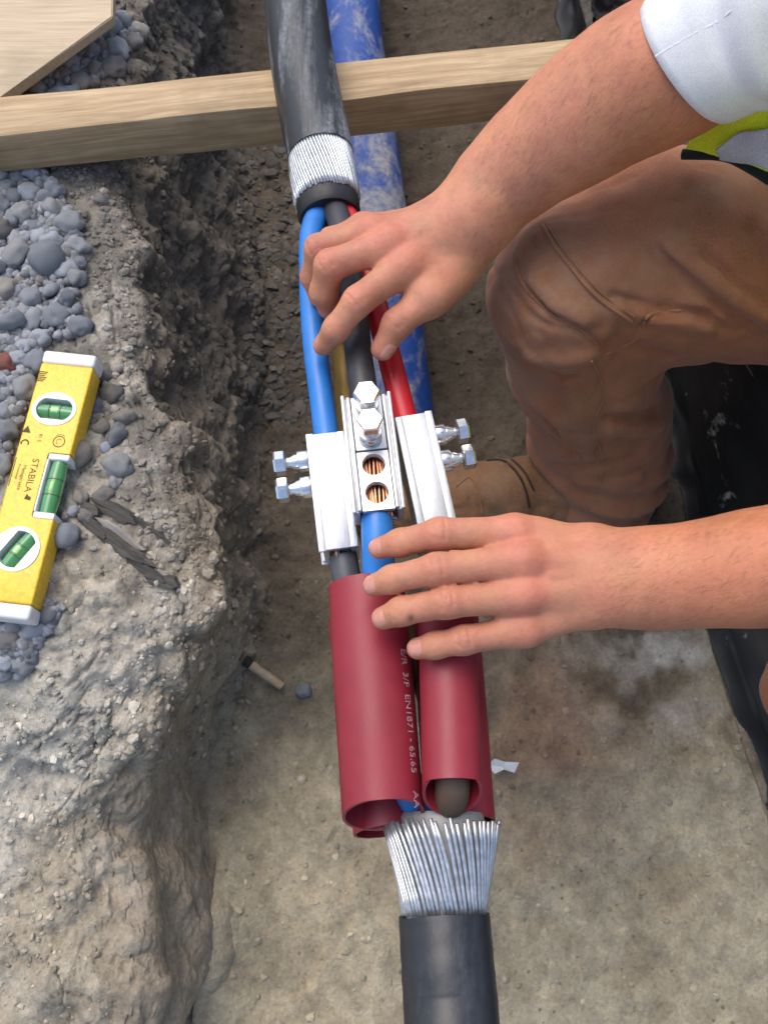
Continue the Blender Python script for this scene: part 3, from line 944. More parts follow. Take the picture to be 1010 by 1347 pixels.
def make_connector(loc, rot, label):
    e = empty('cable_connector', loc, label, 'connector', 'bolted metal cable connectors', rot)
    h = LB / 2
    bm = bmesh.new()
    # U-shaped body: floor, two side walls, and lips rolled on the outside
    box_bm(bm, (-WB / 2, -h, -HB / 2), (WB / 2, h, -HB / 2 + .006), .0006)
    box_bm(bm, (-WB / 2 + .0003, -h, -HB / 2 + .0058), (-WB / 2 + .0055, h, HB / 2 - .001), .0006)
    box_bm(bm, (WB / 2 - .0055, -h, -HB / 2 + .0058), (WB / 2 - .0003, h, HB / 2 - .001), .0006)
    bmobj('body', bm, M['tin'], e, angle=40)
    for s in (-1, 1):
        bm = bmesh.new(); box_bm(bm, (-.0014, -h - .001, -.003), (.0014, h + .001, .003), .0008)
        o = bmobj('rail', bm, M['tin'], e, angle=40); o.location = (s * (WB / 2 - .0015), 0, HB / 2 + .0008)
        bm = bmesh.new(); box_bm(bm, (-.0014, -h + .0005, -.0025), (.0014, h - .0005, .0025), .0007)
        o = bmobj('rail', bm, M['tin'], e, angle=40); o.location = (s * (WB / 2 - .0056), 0, HB / 2 + .0003)
    # dark sheet painting shade into the gaps, then the two clamp plates
    bm = bmesh.new(); box_bm(bm, (-WB / 2 + .0058, -h + .001, HB / 2 - .013), (WB / 2 - .0058, h - .001, HB / 2 - .0115))
    bmobj('gap_shade', bm, M['groove'], e)
    xi = WB / 2 - .0076
    bm = bmesh.new(); plate_with_holes(bm, -xi, xi, -h + .0005, .0003, HB / 2 - .004, HB / 2 + .0006, [(y, .0088) for y in HOLES])
    bmobj('clamp_plate', bm, M['tin'], e, angle=40)
    bm = bmesh.new(); box_bm(bm, (-xi, .0018, HB / 2 - .004), (xi, h - .0005, HB / 2 + .0010), .0006)
    bmobj('clamp_plate', bm, M['tin'], e, angle=40)
    # stranded conductor showing through the open screw holes
    V, F = [], []
    for k in range(9):
        x = -.0084 + .0021 * k
        pth = [(x + .0012 * math.sin(s * 3 + k), -h - .004 + (LB * .55) * s, HB / 2 - .0072 - .0006 * abs(k - 4)) for s in np.linspace(0, 1, 9)]
        v, f = tube_vf(pth, .00112, 8, (True, True), sum(len(q) for q in V)); V.append(v); F += f
    o = mesh('conductor', np.concatenate(V), F, M['copper'], e)
    for y in BOLTS:
        bm = bmesh.new()
        z0 = HB / 2 + .0005
        lathe_bm(bm, [(.0086, z0), (.0090, z0 + .0006), (.0090, z0 + .0115), (.0084, z0 + .0125), (.0066, z0 + .0127), (.0066, z0 + .0150), (.0046, z0 + .0190), (.0046, z0 + .0210), (.0064, z0 + .0225)], 28)
        for v in bm.verts: v.co.y += y
        b = bmobj('bolt', bm, M['bolt'], e, angle=35)
        bm = bmesh.new()
        lathe_bm(bm, [(.0092, z0 + .0222), (.0101, z0 + .0232), (.0101, z0 + .0302), (.0090, z0 + .0317)], 6)
        for v in bm.verts: v.co.y += y
        bmobj('hex_head', bm, M['bolt'], b)
    return e
def orient(p_far, p_near, roll):
    d = p_far - p_near; d /= np.linalg.norm(d)
    Y = Vector(d); X = Y.cross(Vector((0, 0, 1))).normalized(); Z = X.cross(Y)
    m = Matrix((X, Y, Z)).transposed() @ Matrix.Rotation(roll, 3, 'Y')
    return m.to_euler()
def conn(pf, pn, roll, label):
    make_connector((pf + pn) / 2, orient(pf, pn, roll), label)
conn(P(481, 531, .421), P(499, 682, .424), 0, 'middle cable connector with two hex bolts on top and copper showing in two open holes')
conn(P(431, 575, .394), P(451, 738, .392), -math.pi / 2, 'left cable connector lying on its side, bolts pointing left')
conn(P(540, 562, .394), P(570, 700, .392), math.pi / 2, 'right cable connector lying on its side, bolts pointing right')

# ================================================================== red insulating sleeves
def sleeve(p_far, p_near, r, label, shear_near=0.0, th=.0022, shear_far=0):
    n = 40
    ts = np.linspace(0, 1, 22)
    d = p_near - p_far
    path = np.array([p_far + d * t for t in ts]); path[:, 2] += .0015 * np.sin(ts * 5)
    V1, F1 = tube_vf(path, r, n, (False, False), 0, (shear_far, shear_near), lambda i, a: 1 + .010 * np.sin(2 * a + i * .21))
    V2, F2 = tube_vf(path, r - th, n, (False, False), len(V1), (shear_far, shear_near), lambda i, a: 1 + .010 * np.sin(2 * a + i * .21))
    F = list(F1) + [f[::-1] for f in F2]
    m = len(path)
    for j in range(n):
        k = (j + 1) % n
        F.append((j, k, len(V1) + k, len(V1) + j)[::-1])
        b = (m - 1) * n
        F.append((b + j, b + k, len(V1) + b + k, len(V1) + b + j))
    o = mesh('insulating_sleeve', V1, F1, M['red_tube']); me = o.data
    me.clear_geometry(); me.from_pydata((np.concatenate([V1, V2]) - path[11]).tolist(), [], F)
    me.polygons.foreach_set('use_smooth', [True] * len(me.polygons)); me.set_sharp_from_angle(angle=math.radians(50))
    o.location = path[11]
    tag(o, label, 'insulating sleeve', 'dark red insulating sleeves')
    return o, path
s1, path1 = sleeve(P(482, 772, .397), P(504, 1072, .404), .0288, 'widest dark red sleeve, left front, with faint pale lettering along it', -.30)
s2, path2 = sleeve(P(587, 800, .414), P(595, 1042, .426), .0205, 'narrower dark red sleeve on the right, its open end over the armour', -.6)
s3, _ = sleeve(P(472, 815, .352), P(508, 1093, .362), .0245, 'dark red sleeve underneath the wide one, lower left end peeping out', -.1)
s4, _ = sleeve(P(585, 800, .352), P(605, 1082, .362), .0262, 'dark red sleeve underneath on the right, its edge beside the wires', -.1)

def text_on(parent, body, size, M4, mat, name='lettering', bend=None):
    cu = bpy.data.curves.new(name, 'FONT'); cu.body = body; cu.size = size; cu.extrude = .00006; cu.align_x = 'CENTER'; cu.align_y = 'CENTER'
    cu.resolution_u = 3
    tmp = bpy.data.objects.new(name, cu); COL.objects.link(tmp)
    dg = bpy.context.evaluated_depsgraph_get(); dg.update()
    me = bpy.data.meshes.new_from_object(tmp.evaluated_get(dg))
    COL.objects.unlink(tmp); bpy.data.objects.remove(tmp); bpy.data.curves.remove(cu)
    me.materials.clear()
    if bend:
        for v in me.vertices: v.co = bend(v.co)
    else:
        me.transform(M4)
    return link(name, me, mat, parent)
# print along the wide sleeve, reading down the tube
t1, x1_, z1_ = frames(path1)
Lp = np.linalg.norm(path1[-1] - path1[0])
def bend1(ang0):
    def f(co):
        s = co.x / Lp + .66            # along the tube
        th = ang0 + co.y / .0290
        i = min(max(s, 0), 1) * (len(path1) - 1); k = int(min(i, len(path1) - 2)); q = i - k
        c = path1[k] * (1 - q) + path1[k + 1] * q
        rr = .02905 * (1 + .010 * math.sin(2 * th + i * .21)) + co.z + .0001
        return Vector(c + (-x1_[k] * -1) * math.cos(th) * rr * 1.0 + z1_[k] * math.sin(th) * rr - path1[11])
    return f
# which side of the frame points to +x decides the angle
sgn = 1 if x1_[0][0] > 0 else -1
ang0 = math.radians(38) if sgn > 0 else math.radians(142)
text_on(s1, 'E/R  3/F  EN1871 - 65.65     AA', .0085, None, M['print'], bend=bend1(ang0))

# ================================================================== spirit level
LZ = .318
cTR, cBR = P(127, 467, LZ), P(37, 816, LZ)
ax = cTR - cBR; LL = np.linalg.norm(ax); ax /= LL
ang = math.atan2(ax[1], ax[0]) - math.pi / 2
LW, LT = .0492, .024
# local frame: y along the level (top end +), x to the right, z up; origin at the bottom right corner, underneath
lv = empty('spirit_level', P(37, 816, LZ) - np.array([0, 0, LT]), 'small yellow spirit level with white end caps and three green vials on the gravel', 'spirit level', None, (0, 0, ang))
def mpx(px, py):
    p = P(px, py, LZ) - np.array(lv.location)
    c, s = math.cos(-ang), math.sin(-ang)
    return (p[0] * c - p[1] * s, p[0] * s + p[1] * c)
n0, n1 = mpx(52, 672)[1] , mpx(92, 607)[1]
vA, vB = mpx(72, 538), mpx(22, 722)
bm = bmesh.new()
capL = .0135
box_bm(bm, (-LW, capL, 0), (0, LL - capL, LT), .0016, 3)
body = bmobj('body', bm, M['yellow'], lv, angle=45)
def cutter(fn):
    b = bmesh.new(); fn(b)
    c = bmobj('cutter', b, None, lv); md = body.modifiers.new('cut', 'BOOLEAN'); md.operation = 'DIFFERENCE'; md.solver = 'EXACT'; md.object = c
    return c
def oval(b, cx, cy, rx, ry, z0, z1, n=40, rot=0):
    lo, hi = [], []
    for k in range(n):
        a = 2 * math.pi * k / n
        x, y = rx * math.cos(a), ry * math.sin(a)
        x, y = x * math.cos(rot) - y * math.sin(rot), x * math.sin(rot) + y * math.cos(rot)
        lo.append(b.verts.new((cx + x, cy + y, z0))); hi.append(b.verts.new((cx + x, cy + y, z1)))
    for k in range(n): b.faces.new((lo[k], lo[(k + 1) % n], hi[(k + 1) % n], hi[k]))
    b.faces.new(lo[::-1]); b.faces.new(hi)
RXO, RYO = .0208, .0170
NW = .0205
cs = [cutter(lambda b: box_bm(b, (-NW, n0 - .007, -.01), (.02, n1 + .007, LT + .01), .003)),
      cutter(lambda b: oval(b, -LW / 2 - .001, vA[1], RXO, RYO, LT - .014, LT + .01)),
      cutter(lambda b: oval(b, -LW / 2 - .001, vB[1], RXO, RXO * .98, LT - .014, LT + .01))]
evalmods(body)
for c in cs: bpy.data.objects.remove(c)
body.data.set_sharp_from_angle(angle=math.radians(35))
for y0, y1 in ((0, capL - .0004), (LL - capL + .0004, LL)):
    bm = bmesh.new(); box_bm(bm, (-LW - .0006, y0, -.0004), (.0006, y1, LT + .0006), .0032, 4)
    bmobj('end_cap', bm, M['white_plastic'], lv, angle=45)
def ring(b, cx, cy, rx, ry, wdt, z0, z1, slot=None, n=48, rot=0):
    """oval bezel whose opening is a barrel-shaped window"""
    o_, i_ = [], []
    for k in range(n):
        a = 2 * math.pi * k / n
        c, s = math.cos(a), math.sin(a)
        o_.append((rx * c, ry * s))
        ix_, iy_ = (rx - wdt) * c, (ry - wdt) * s
        iy_ = max(-slot, min(slot, iy_)) if slot else iy_
        i_.append((ix_, iy_))
    def rt(q): return (cx + q[0] * math.cos(rot) - q[1] * math.sin(rot), cy + q[0] * math.sin(rot) + q[1] * math.cos(rot))
    ot = [b.verts.new((*rt(q), z1)) for q in o_]; it = [b.verts.new((*rt(q), z1 - .0006)) for q in i_]
    ob = [b.verts.new((*rt(q), z0)) for q in o_]; ib = [b.verts.new((*rt(q), z0)) for q in i_]
    for k in range(n):
        q = (k + 1) % n
        b.faces.new((ot[k], ot[q], it[q], it[k])); b.faces.new((it[k], it[q], ib[q], ib[k])); b.faces.new((ot[k], ob[k], ob[q], ot[q])); b.faces.new((ob[k], ib[k], ib[q], ob[q]))
def vial(cx, cy, rx, ry, rot, slot, label=None):
    slot = .0102
    bm = bmesh.new(); ring(bm, cx, cy, rx - .0002, ry - .0002, .0036, LT - .0135, LT + .0007, slot, 48, rot)
    f = bmobj('vial_frame', bm, M['white_plastic'], lv, angle=45)
    bm = bmesh.new(); oval(bm, cx, cy, rx - .003, ry - .003, LT - .0138, LT - .0125)
    bmobj('backing', bm, M['vial_dark'], f)
    d = np.array([math.cos(rot), math.sin(rot), 0]); c = np.array([cx, cy, LT - .0075])
    tube('vial', [c - d * (rx - .004), c - d * .006, c, c + d * .006, c + d * (rx - .004)], [.0062, .0070, .0072, .0070, .0062], M['vial'], f, 20)
    tube('bubble', [c - d * .004 + [0, 0, .0030], c - d * .003 + [0, 0, .0034], c + d * .003 + [0, 0, .0034], c + d * .004 + [0, 0, .0030]], [.0012, .0042, .0042, .0012], M['bubble'], f, 14)
    for s in (-1, 1):
        tube('marker_ring', [c + d * (s * .0052 - .0003), c + d * (s * .0052 + .0003)], .00735, M['ink'], f, 20)
vial(-LW / 2 - .001, vA[1], RXO, RYO, 0, .0085)
vial(-LW / 2 - .001, vB[1], RXO, RXO * .98, math.radians(62), .0085)
# the middle vial sits in a notch in the edge
f = None
bm = bmesh.new()
box_bm(bm, (-NW + .0006, n0 - .0066, .001), (-.0004, n0 - .0004, LT - .0002), .0015)
f = bmobj('vial_frame', bm, M['white_plastic'], lv, angle=45)
bm = bmesh.new(); box_bm(bm, (-NW + .0006, n1 + .0004, .001), (-.0004, n1 + .0066, LT - .0002), .0015)
bmobj('bracket', bm, M['white_plastic'], f, angle=45)
bm = bmesh.new(); box_bm(bm, (-NW + .0002, n0 - .0004, .001), (-NW + .0022, n1 + .0004, LT - .0004), .0006)
bmobj('bracket', bm, M['white_plastic'], f, angle=45)
yc = (n0 + n1) / 2
tube('vial', [np.array([-.0105, yc + s * (n1 - n0) / 2, LT - .009]) for s in (-1, -.5, 0, .5, 1)], [.0070, .0077, .0080, .0077, .0070], M['vial'], f, 20)
tube('bubble', [np.array([-.0105, yc + s, LT - .0035]) for s in (-.006, -.0045, .0045, .006)], [.0012, .0028, .0028, .0012], M['bubble'], f, 14)
for s in (-.0075, .0075):
    tube('marker_ring', [np.array([-.0105, yc + s - .0003, LT - .009]), np.array([-.0105, yc + s + .0003, LT - .009])], .0081, M['ink'], f, 20)
# print on the level
def LT4(x, y, rot): return Matrix.Translation((x, y, LT + .0001)) @ Matrix.Rotation(rot, 4, 'Z')
def lput(body_, px, py, size, rot=-math.pi / 2): 
    x, y = mpx(px, py); text_on(lv, body_, size, LT4(x, y, rot), M['ink'])
lput('STABILA', 42, 625, .0088)
lput('Messgeraete', 29, 628, .0048)
lput('Professional', 24, 620, .003)
lput('81 S', 53, 576, .0045)
def mark(px, py, fn, name='symbol'):
    x, y = mpx(px, py); b = bmesh.new(); fn(b)
    o = bmobj(name, b, M['ink'], lv); o.location = (x, y, LT + .00005); return o
def ringflat(b, r0, r1, a0=0, a1=2 * math.pi, n=30, h=.00008, cx=0, cy=0):
    full = abs(a1 - a0 - 2 * math.pi) < 1e-6
    m = n if full else n + 1
    vs = [[b.verts.new((cx + r * math.cos(a0 + (a1 - a0) * k / n), cy + r * math.sin(a0 + (a1 - a0) * k / n), z)) for k in range(m)] for r, z in ((r0, 0), (r0, h), (r1, h), (r1, 0))]
    for A, B in zip(vs[:-1], vs[1:]):
        for k in range(n if full else n):
            b.faces.new((A[k], A[(k + 1) % m], B[(k + 1) % m], B[k]))
mark(78, 581, lambda b: (ringflat(b, .0048, .0057), ringflat(b, .0022, .0028, .6, 4.6), ringflat(b, .0066, .0072, .9, 2.2)), 'circle_mark')
mark(33, 583, lambda b: (ringflat(b, .0026, .0040, -.4, math.pi + .4),), 'magnet_mark')
def tri(b):
    v = [b.verts.new((x, y, .00008)) for x, y in ((-.0042, -.0030), (.0042, -.0030), (0, .0042))]; b.faces.new(v)
mark(36, 565, tri, 'triangle_mark')
def dashes(b):
    for k in range(6):
        box_bm(b, (-.0055, -.0055 + k * .0019, 0), (.0010 + .001 * (k % 3), -.0044 + k * .0019, .00008))
mark(58, 495, dashes, 'barcode').rotation_euler = (0, 0, 0)
x, y = mpx(17, 620); bm = bmesh.new(); box_bm(bm, (-.0004, -.014, 0), (.0004, .014, .00008)); o = bmobj('print_line', bm, M['ink'], lv); o.location = (x, y, LT + .00005)
def arrow(b):
    v = [b.verts.new((x, y, .00008)) for x, y in ((-.003, -.002), (.0028, -.003), (.0030, .0002), (.0005, .0012), (-.0015, .0032))]; b.faces.new(v)
mark(37, 654, arrow, 'arrow_mark')

# ================================================================== small things on the floor
st = catmull([P(322, 868, .026), P(338, 880, .020), P(355, 892, .014), P(371, 903, .010)], 6)
o = empty('stick', st[8], 'short pale stick with a snapped end at the foot of the bank', 'stick')
tube('bark', st[:4], [.0062, .0066, .0064, .0060], M['sole'], o, 10, off=st[8])
tube('wood', st[3:], [.0055, .0052, .0056, .0054, .005, .0053, .0054, .0052, .0056, .005, .0052, .0054, .0050, .0054, .0048, .0044], M['stick'], o, 10, off=st[8])
sp = P(661, 1010, .006)
bm = bmesh.new()
q = [(-.018, .002, .002), (-.010, .009, .008), (.002, .006, .004), (.017, .005, .009), (.012, -.006, .003), (0, -.002, .007), (-.010, -.007, .002)]
vs = [bm.verts.new(x) for x in q]; c = bm.verts.new((0, .001, .002))
for k in range(7): bm.faces.new((c, vs[k], vs[(k + 1) % 7]))
o = bmobj('plastic_scrap', bm, M['scrap']); o.location = sp + np.array([0, 0, .003])
o.modifiers.new('thick', 'SOLIDIFY').thickness = .0006
tag(o, 'torn scrap of clear plastic on the soil right of the sleeves', 'scrap')

# ================================================================== THE PERSON
def rc(p, a, b, ra, rb):
    ab = b - a
    t = np.clip(((p - a) @ ab) / max(ab @ ab, 1e-12), 0, 1)
    return np.linalg.norm(p - a - t[:, None] * ab, axis=1) - (ra + (rb - ra) * t)
def smin(a, b, k):
    h = np.clip(.5 + .5 * (b - a) / k, 0, 1)
    return b * (1 - h) + a * h - k * h * (1 - h)
def smax(a, b, k): return -smin(-a, -b, k)
def chain(p, pts, k=.004):
    d = None
    for (a, ra), (b, rb) in zip(pts[:-1], pts[1:]):
        e = rc(p, a, b, ra, rb)
        d = e if d is None else smin(d, e, k)
    return d
def polyd(p, pts):
    d = None
    for a, b in zip(pts[:-1], pts[1:]):
        e = rc(p, a, b, 0, 0)
        d = e if d is None else np.minimum(d, e)
    return d
def sdf_mesh(f, lo, hi, h, B=20, adapt=0.0):
    lo = np.asarray(lo, float); hi = np.asarray(hi, float)
    n = np.ceil((hi - lo) / h / B).astype(int)
    shp = n * B
    arr = np.full(shp, 3 * h, np.float32)
    ii = np.stack(np.meshgrid(*[np.arange(k) for k in n], indexing='ij'), -1).reshape(-1, 3)
    ctr = lo + (ii * B + (B - 1) / 2) * h
    dc = f(ctr)
    half = B * h * math.sqrt(3) / 2
    ins = dc < -half * 1.15 - 2 * h
    for b in ii[ins]: arr[b[0] * B:(b[0] + 1) * B, b[1] * B:(b[1] + 1) * B, b[2] * B:(b[2] + 1) * B] = -3 * h
    act = ii[np.abs(dc) <= half * 1.15 + 2 * h]
    g = np.stack(np.meshgrid(*[np.arange(B)] * 3, indexing='ij'), -1).reshape(-1, 3) * h
    per = 24
    for s in range(0, len(act), per):
        ch = act[s:s + per]
        pts = (lo + ch[:, None, :] * B * h + g[None]).reshape(-1, 3)
        d = np.clip(f(pts), -3 * h, 3 * h).astype(np.float32).reshape(len(ch), B, B, B)
        for q, b in enumerate(ch):
            arr[b[0] * B:(b[0] + 1) * B, b[1] * B:(b[1] + 1) * B, b[2] * B:(b[2] + 1) * B] = d[q]
    gr = vdb.FloatGrid(3 * h)
    gr.copyFromArray(arr)
    pts, tris, qs = gr.convertToPolygons(isovalue=0.0, adaptivity=adapt)
    pts = np.asarray(pts, float) * h + lo
    F = [list(map(int, t)) for t in tris] + [list(map(int, q)) for q in qs]
    # make the faces look outward
    a, b, c = (pts[[f_[i] for f_ in F[:400]]] for i in range(3))
    nn = np.cross(b - a, c - a); nn /= np.maximum(np.linalg.norm(nn, axis=1, keepdims=True), 1e-12)
    m = (a + b + c) / 3
    if np.mean(f(m + nn * h * .6) - f(m - nn * h * .6)) < 0: F = [q[::-1] for q in F]
    return pts, F
def trace(f, px, py, t0=.25, t1=1.4):
    d = ray(px, py); d = d / np.linalg.norm(d)
    t = t0
    for _ in range(160):
        e = f((CAM + d * t)[None])[0]
        if e < 3e-4: break
        t += max(e * .8, 3e-4)
        if t > t1: return None
    return CAM + d * t

# ---------------- skeleton
E_R = P(888, 86, .565); SH_R = np.array([.47, .53, .77])
E_L = np.array([.425, .165, .525]); SH_L = np.array([.52, .20, .78])
HIP = np.array([.54, .36, .40]); NECK = np.array([.46, .36, .86]); CH = np.array([.50, .365, .70])
HEAD = np.array([.36, .35, .985])
def J(*a): return SR(*a)
# upper (right) hand
RW = J(618, 292, .462, 46)
fr = [RW, J(652, 247, .474, 53), J(701, 203, .495, 62), J(760, 160, .522, 74), J(820, 118, .546, 80), (E_R, R(80, 888, 86, .565))]
FR = {
    'index': [J(533, 350, .463, 23), J(471, 396, .461, 19.5), J(442, 433, .444, 17), J(425, 455, .425, 13)],
    'middle': [J(512, 322, .468, 21.5), J(434, 349, .464, 20), J(426, 384, .440, 18), J(433, 404, .424, 16)],
    'ring': [J(492, 305, .463, 19.5), J(419, 327, .455, 18), J(412, 364, .430, 16), J(420, 390, .414, 14)],
    'pinky': [J(478, 299, .450, 16), J(434, 314, .440, 13.5), J(425, 340, .420, 12), J(432, 360, .405, 10.5)],
}
TR = [J(602, 348, .446, 28), J(564, 391, .450, 23), J(522, 426, .447, 18.5), J(503, 459, .434, 15.5)]
CARP_R = [J(588, 318, .456, 31), J(582, 306, .462, 30), J(572, 298, .460, 27), J(562, 294, .450, 23)]
# lower (left) hand
FL = {
    'index': [J(676, 703, .470, 24), J(578, 702, .476, 20.5), J(526, 714, .463, 17.5), J(499, 721, .453, 14.5)],
    'middle': [J(690, 738, .476, 24), J(574, 749, .480, 21), J(516, 762, .465, 18), J(492, 770, .455, 15)],
    'ring': [J(690, 783, .471, 23), J(588, 792, .474, 21), J(528, 804, .461, 18.5), J(504, 813, .451, 15.5)],
    'pinky': [J(690, 828, .458, 21), J(610, 842, .460, 18.5), J(572, 849, .451, 17), J(549, 853, .445, 14.5)],
}
TL = [J(785, 728, .445, 26), J(715, 722, .430, 21), J(650, 725, .424, 17), J(600, 735, .420, 14)]
LWR = J(838, 761, .468, 55)
fl_ = [LWR, J(890, 758, .476, 57), J(950, 752, .486, 62), J(1010, 745, .496, 69), J(1090, 738, .506, 78), (E_L, .048)]
CARP_L = [J(778, 722, .462, 29), J(785, 745, .468, 31), J(785, 772, .466, 30), J(778, 796, .456, 26)]
FN = ['index', 'middle', 'ring', 'pinky']
def squash(p, a, b, rx, flat_axis=np.array([0, 0, 1.]), k=1.35):
    return p
def hand_sdf(p, fingers, thumb, carp, wrist, fore, nextarm, heavy=True):
    palm = None
    for i, n in enumerate(FN):
        m = fingers[n][0]; c = carp[i]
        e = rc(p, c[0], m[0], c[1], m[1] * 1.0)
        palm = e if palm is None else smin(palm, e, .011)
    for c in carp:
        palm = smin(palm, rc(p, c[0], wrist[0], c[1], wrist[1] * .80), .012)
    # web between the knuckles
    for a, b in zip(FN[:-1], FN[1:]):
        A, Bq = fingers[a], fingers[b]
        wa = A[0][0] * .75 + A[1][0] * .25; wb = Bq[0][0] * .75 + Bq[1][0] * .25
        palm = smin(palm, rc(p, wa - [0, 0, .003], wb - [0, 0, .003], A[0][1] * .62, Bq[0][1] * .62), .006)
    # thumb base and its web
    palm = smin(palm, rc(p, thumb[0][0], thumb[1][0], thumb[0][1], thumb[1][1]), .016)
    mi = fingers['index'][0]
    palm = smin(palm, rc(p, thumb[0][0] * .5 + thumb[1][0] * .5, carp[0][0] * .25 + mi[0] * .75 - np.array([0, 0, .005]), thumb[1][1] * .85, mi[1] * .8), .018)
    # forearm
    arm = chain(p, fore, .02)
    if nextarm is not None: arm = smin(arm, chain(p, [fore[-1], nextarm], .02), .03)
    palm = smin(palm, arm, .022)
    # knuckle heads
    for n in FN:
        m = fingers[n][0]
        palm = smin(palm, np.linalg.norm(p - m[0] - np.array([0, 0, m[1] * .22]), axis=1) - m[1] * .86, .006)
    # tendons fanning over the back of the hand
    for i, n in enumerate(FN[:3]):
        m = fingers[n][0]; c = carp[i]
        a = m[0] + [0, 0, m[1] * .72]; b = c[0] * .75 + m[0] * .25 + np.array([0, 0, c[1] * .70])
        palm = palm - .0011 * np.exp(-(polyd(p, [a, b]) / .0045) ** 2)
    # veins crossing the back of the hand to the wrist
    I_, K_, L_ = fingers['index'][0][0], fingers['middle'][0][0], fingers['ring'][0][0]
    up_ = np.array([0, 0, 1.])
    for A_, Bq, f0 in (((I_ + K_) / 2, carp[1], .35), ((K_ + L_) / 2, carp[2], .3)):
        v0 = A_ * (1 - f0) + Bq[0] * f0 + up_ * Bq[1] * .80; v1 = Bq[0] + up_ * Bq[1] * .86; v2 = wrist[0] * .7 + fore[1][0] * .3 + up_ * wrist[1] * .97 + (Bq[0] - carp[1][0]) * .4
        palm = palm - .0009 * np.exp(-(polyd(p, [v0, v1 * .5 + v0 * .5 + np.cross(up_, v1 - v0) * .10, v1, v2]) / .0026) ** 2)
    d = None
    for n in FN:
        F_ = fingers[n]
        f = chain(p, F_, .005)
        # crosswise creases over each joint
        for q, nn_, am in ((1, 3, .0011), (2, 2, .0007)):
            ax_ = F_[q + 1][0] - F_[q - 1][0]; ax_ = ax_ / np.linalg.norm(ax_)
            side = np.cross(ax_, [0, 0, 1.]); side /= np.linalg.norm(side); up = np.cross(side, ax_)
            for s in range(nn_):
                o_ = F_[q][0] + ax_ * (s - (nn_ - 1) / 2) * .0036 + up * F_[q][1] * 1.0
                f = f + am * np.exp(-(polyd(p, [o_ - side * F_[q][1] * .62 - up * F_[q][1] * .22, o_ + up * .0003, o_ + side * F_[q][1] * .62 - up * F_[q][1] * .22]) / .0010) ** 2)
        f = smin(palm, f, .0075)
        d = f if d is None else np.minimum(d, f)
    th = chain(p, thumb, .007)
    ax_ = thumb[3][0] - thumb[1][0]; ax_ = ax_ / np.linalg.norm(ax_); side = np.cross(ax_, [0, 0, 1.]); side /= np.linalg.norm(side); up = np.cross(side, ax_)
    for s in (-1, 0, 1):
        o_ = thumb[2][0] + ax_ * s * .0034 + up * thumb[2][1] * 1.03
        th = th + .0009 * np.exp(-(polyd(p, [o_ - side * .008 - up * .002, o_, o_ + side * .008 - up * .002]) / .0010) ** 2)
    th = smin(palm, th, .010)
    d = np.minimum(d, th)
    return d
def body_R(p): return hand_sdf(p, FR, TR, CARP_R, RW, fr, (SH_R, .055)) - .0008 * 0
def body_L(p): return hand_sdf(p, FL, TL, CARP_L, LWR, fl_, (SH_L, .055))
def bounds(lists, pad):
    pts = [q for L in lists for q in L]
    a = np.min([p - r for p, r in pts], axis=0) - pad; b = np.max([p + r for p, r in pts], axis=0) + pad
    return a, b
def trunk(p):
    d = smin(rc(p, HIP, CH, .14, .145), rc(p, CH, NECK, .14, .07), .08)
    d = smin(d, rc(p, SH_R + [0, -.02, 0], SH_L + [0, .02, 0], .066, .066), .08)
    d = smin(d, rc(p, SH_R, SH_R * .6 + E_R * .4, .060, .05), .03); d = smin(d, rc(p, SH_L, SH_L * .6 + E_L * .4, .060, .05), .03)
    hx = np.array([-.62, 0, -.50]); hx /= np.linalg.norm(hx)          # the way the face looks
    up = np.cross(np.array([0, 1., 0]), hx) * -1; up = up / np.linalg.norm(up)
    if up[2] < 0: up = -up
    sd_ = np.array([0, 1., 0])
    d = smin(d, rc(p, NECK, HEAD - up * .06 - hx * .015, .060, .055), .03)
    q = np.stack([(p - HEAD) @ hx, (p - HEAD) @ sd_, (p - HEAD) @ up], 1)
    ell = lambda c, r: (np.linalg.norm((q - c) / r, axis=1) - 1) * min(r)
    hd = ell(np.array([-.008, 0, .03]), np.array([.098, .077, .098]))
    hd = smin(hd, ell(np.array([.035, 0, -.055]), np.array([.058, .055, .065])), .03)
    hd = smin(hd, rc(q, np.array([.088, 0, .015]), np.array([.112, 0, -.020]), .009, .015), .012)
    hd = smin(hd, rc(q, np.array([.070, -.04, .030]), np.array([.070, .04, .030]), .014, .014), .015)
    for s in (-1, 1):
        hd = smax(hd, -(np.linalg.norm(q - np.array([.094, s * .031, .008]), axis=1) - .012), .012)
        hd = smin(hd, np.linalg.norm(q - np.array([.076, s * .031, .008]), axis=1) - .0125, .003)
        hd = smin(hd, ell(np.array([-.008, s * .078, -.004]), np.array([.020, .009, .032])), .008)
    hd = smax(hd, -rc(q, np.array([.094, -.024, -.058]), np.array([.094, .024, -.058]), .003, .003), .006)
    hd = smin(hd, rc(q, np.array([.083, -.02, -.052]), np.array([.083, .02, -.052]), .008, .008), .008)
    hd = smin(hd, rc(q, np.array([.083, -.017, -.066]), np.array([.083, .017, -.066]), .008, .008), .008)
    return smin(d, hd, .012)
person = empty('person', (.54, .36, .02), 'person in a white shirt, hi-vis vest and brown trousers gripping the cable joint', 'person')
PO = np.array(person.location)
lo, hi = bounds([fr, TR, CARP_R] + list(FR.values()), .012)
lo = np.minimum(lo, .0 + lo); hi2 = hi.copy(); hi2[0] = max(hi2[0], .33); hi2[2] = max(hi[2], .70)
pR, fR_ = sdf_mesh(body_R, lo, hi2, .00135)
lo, hi = bounds([fl_, TL, CARP_L] + list(FL.values()), .012)
hi2 = hi.copy(); hi2[2] = max(hi[2], .66); hi2[0] += .03
pL, fL2 = sdf_mesh(body_L, lo, hi2, .00135)
pT, fT = sdf_mesh(trunk, [.20, .0, .2], [.75, .72, 1.16], .006)
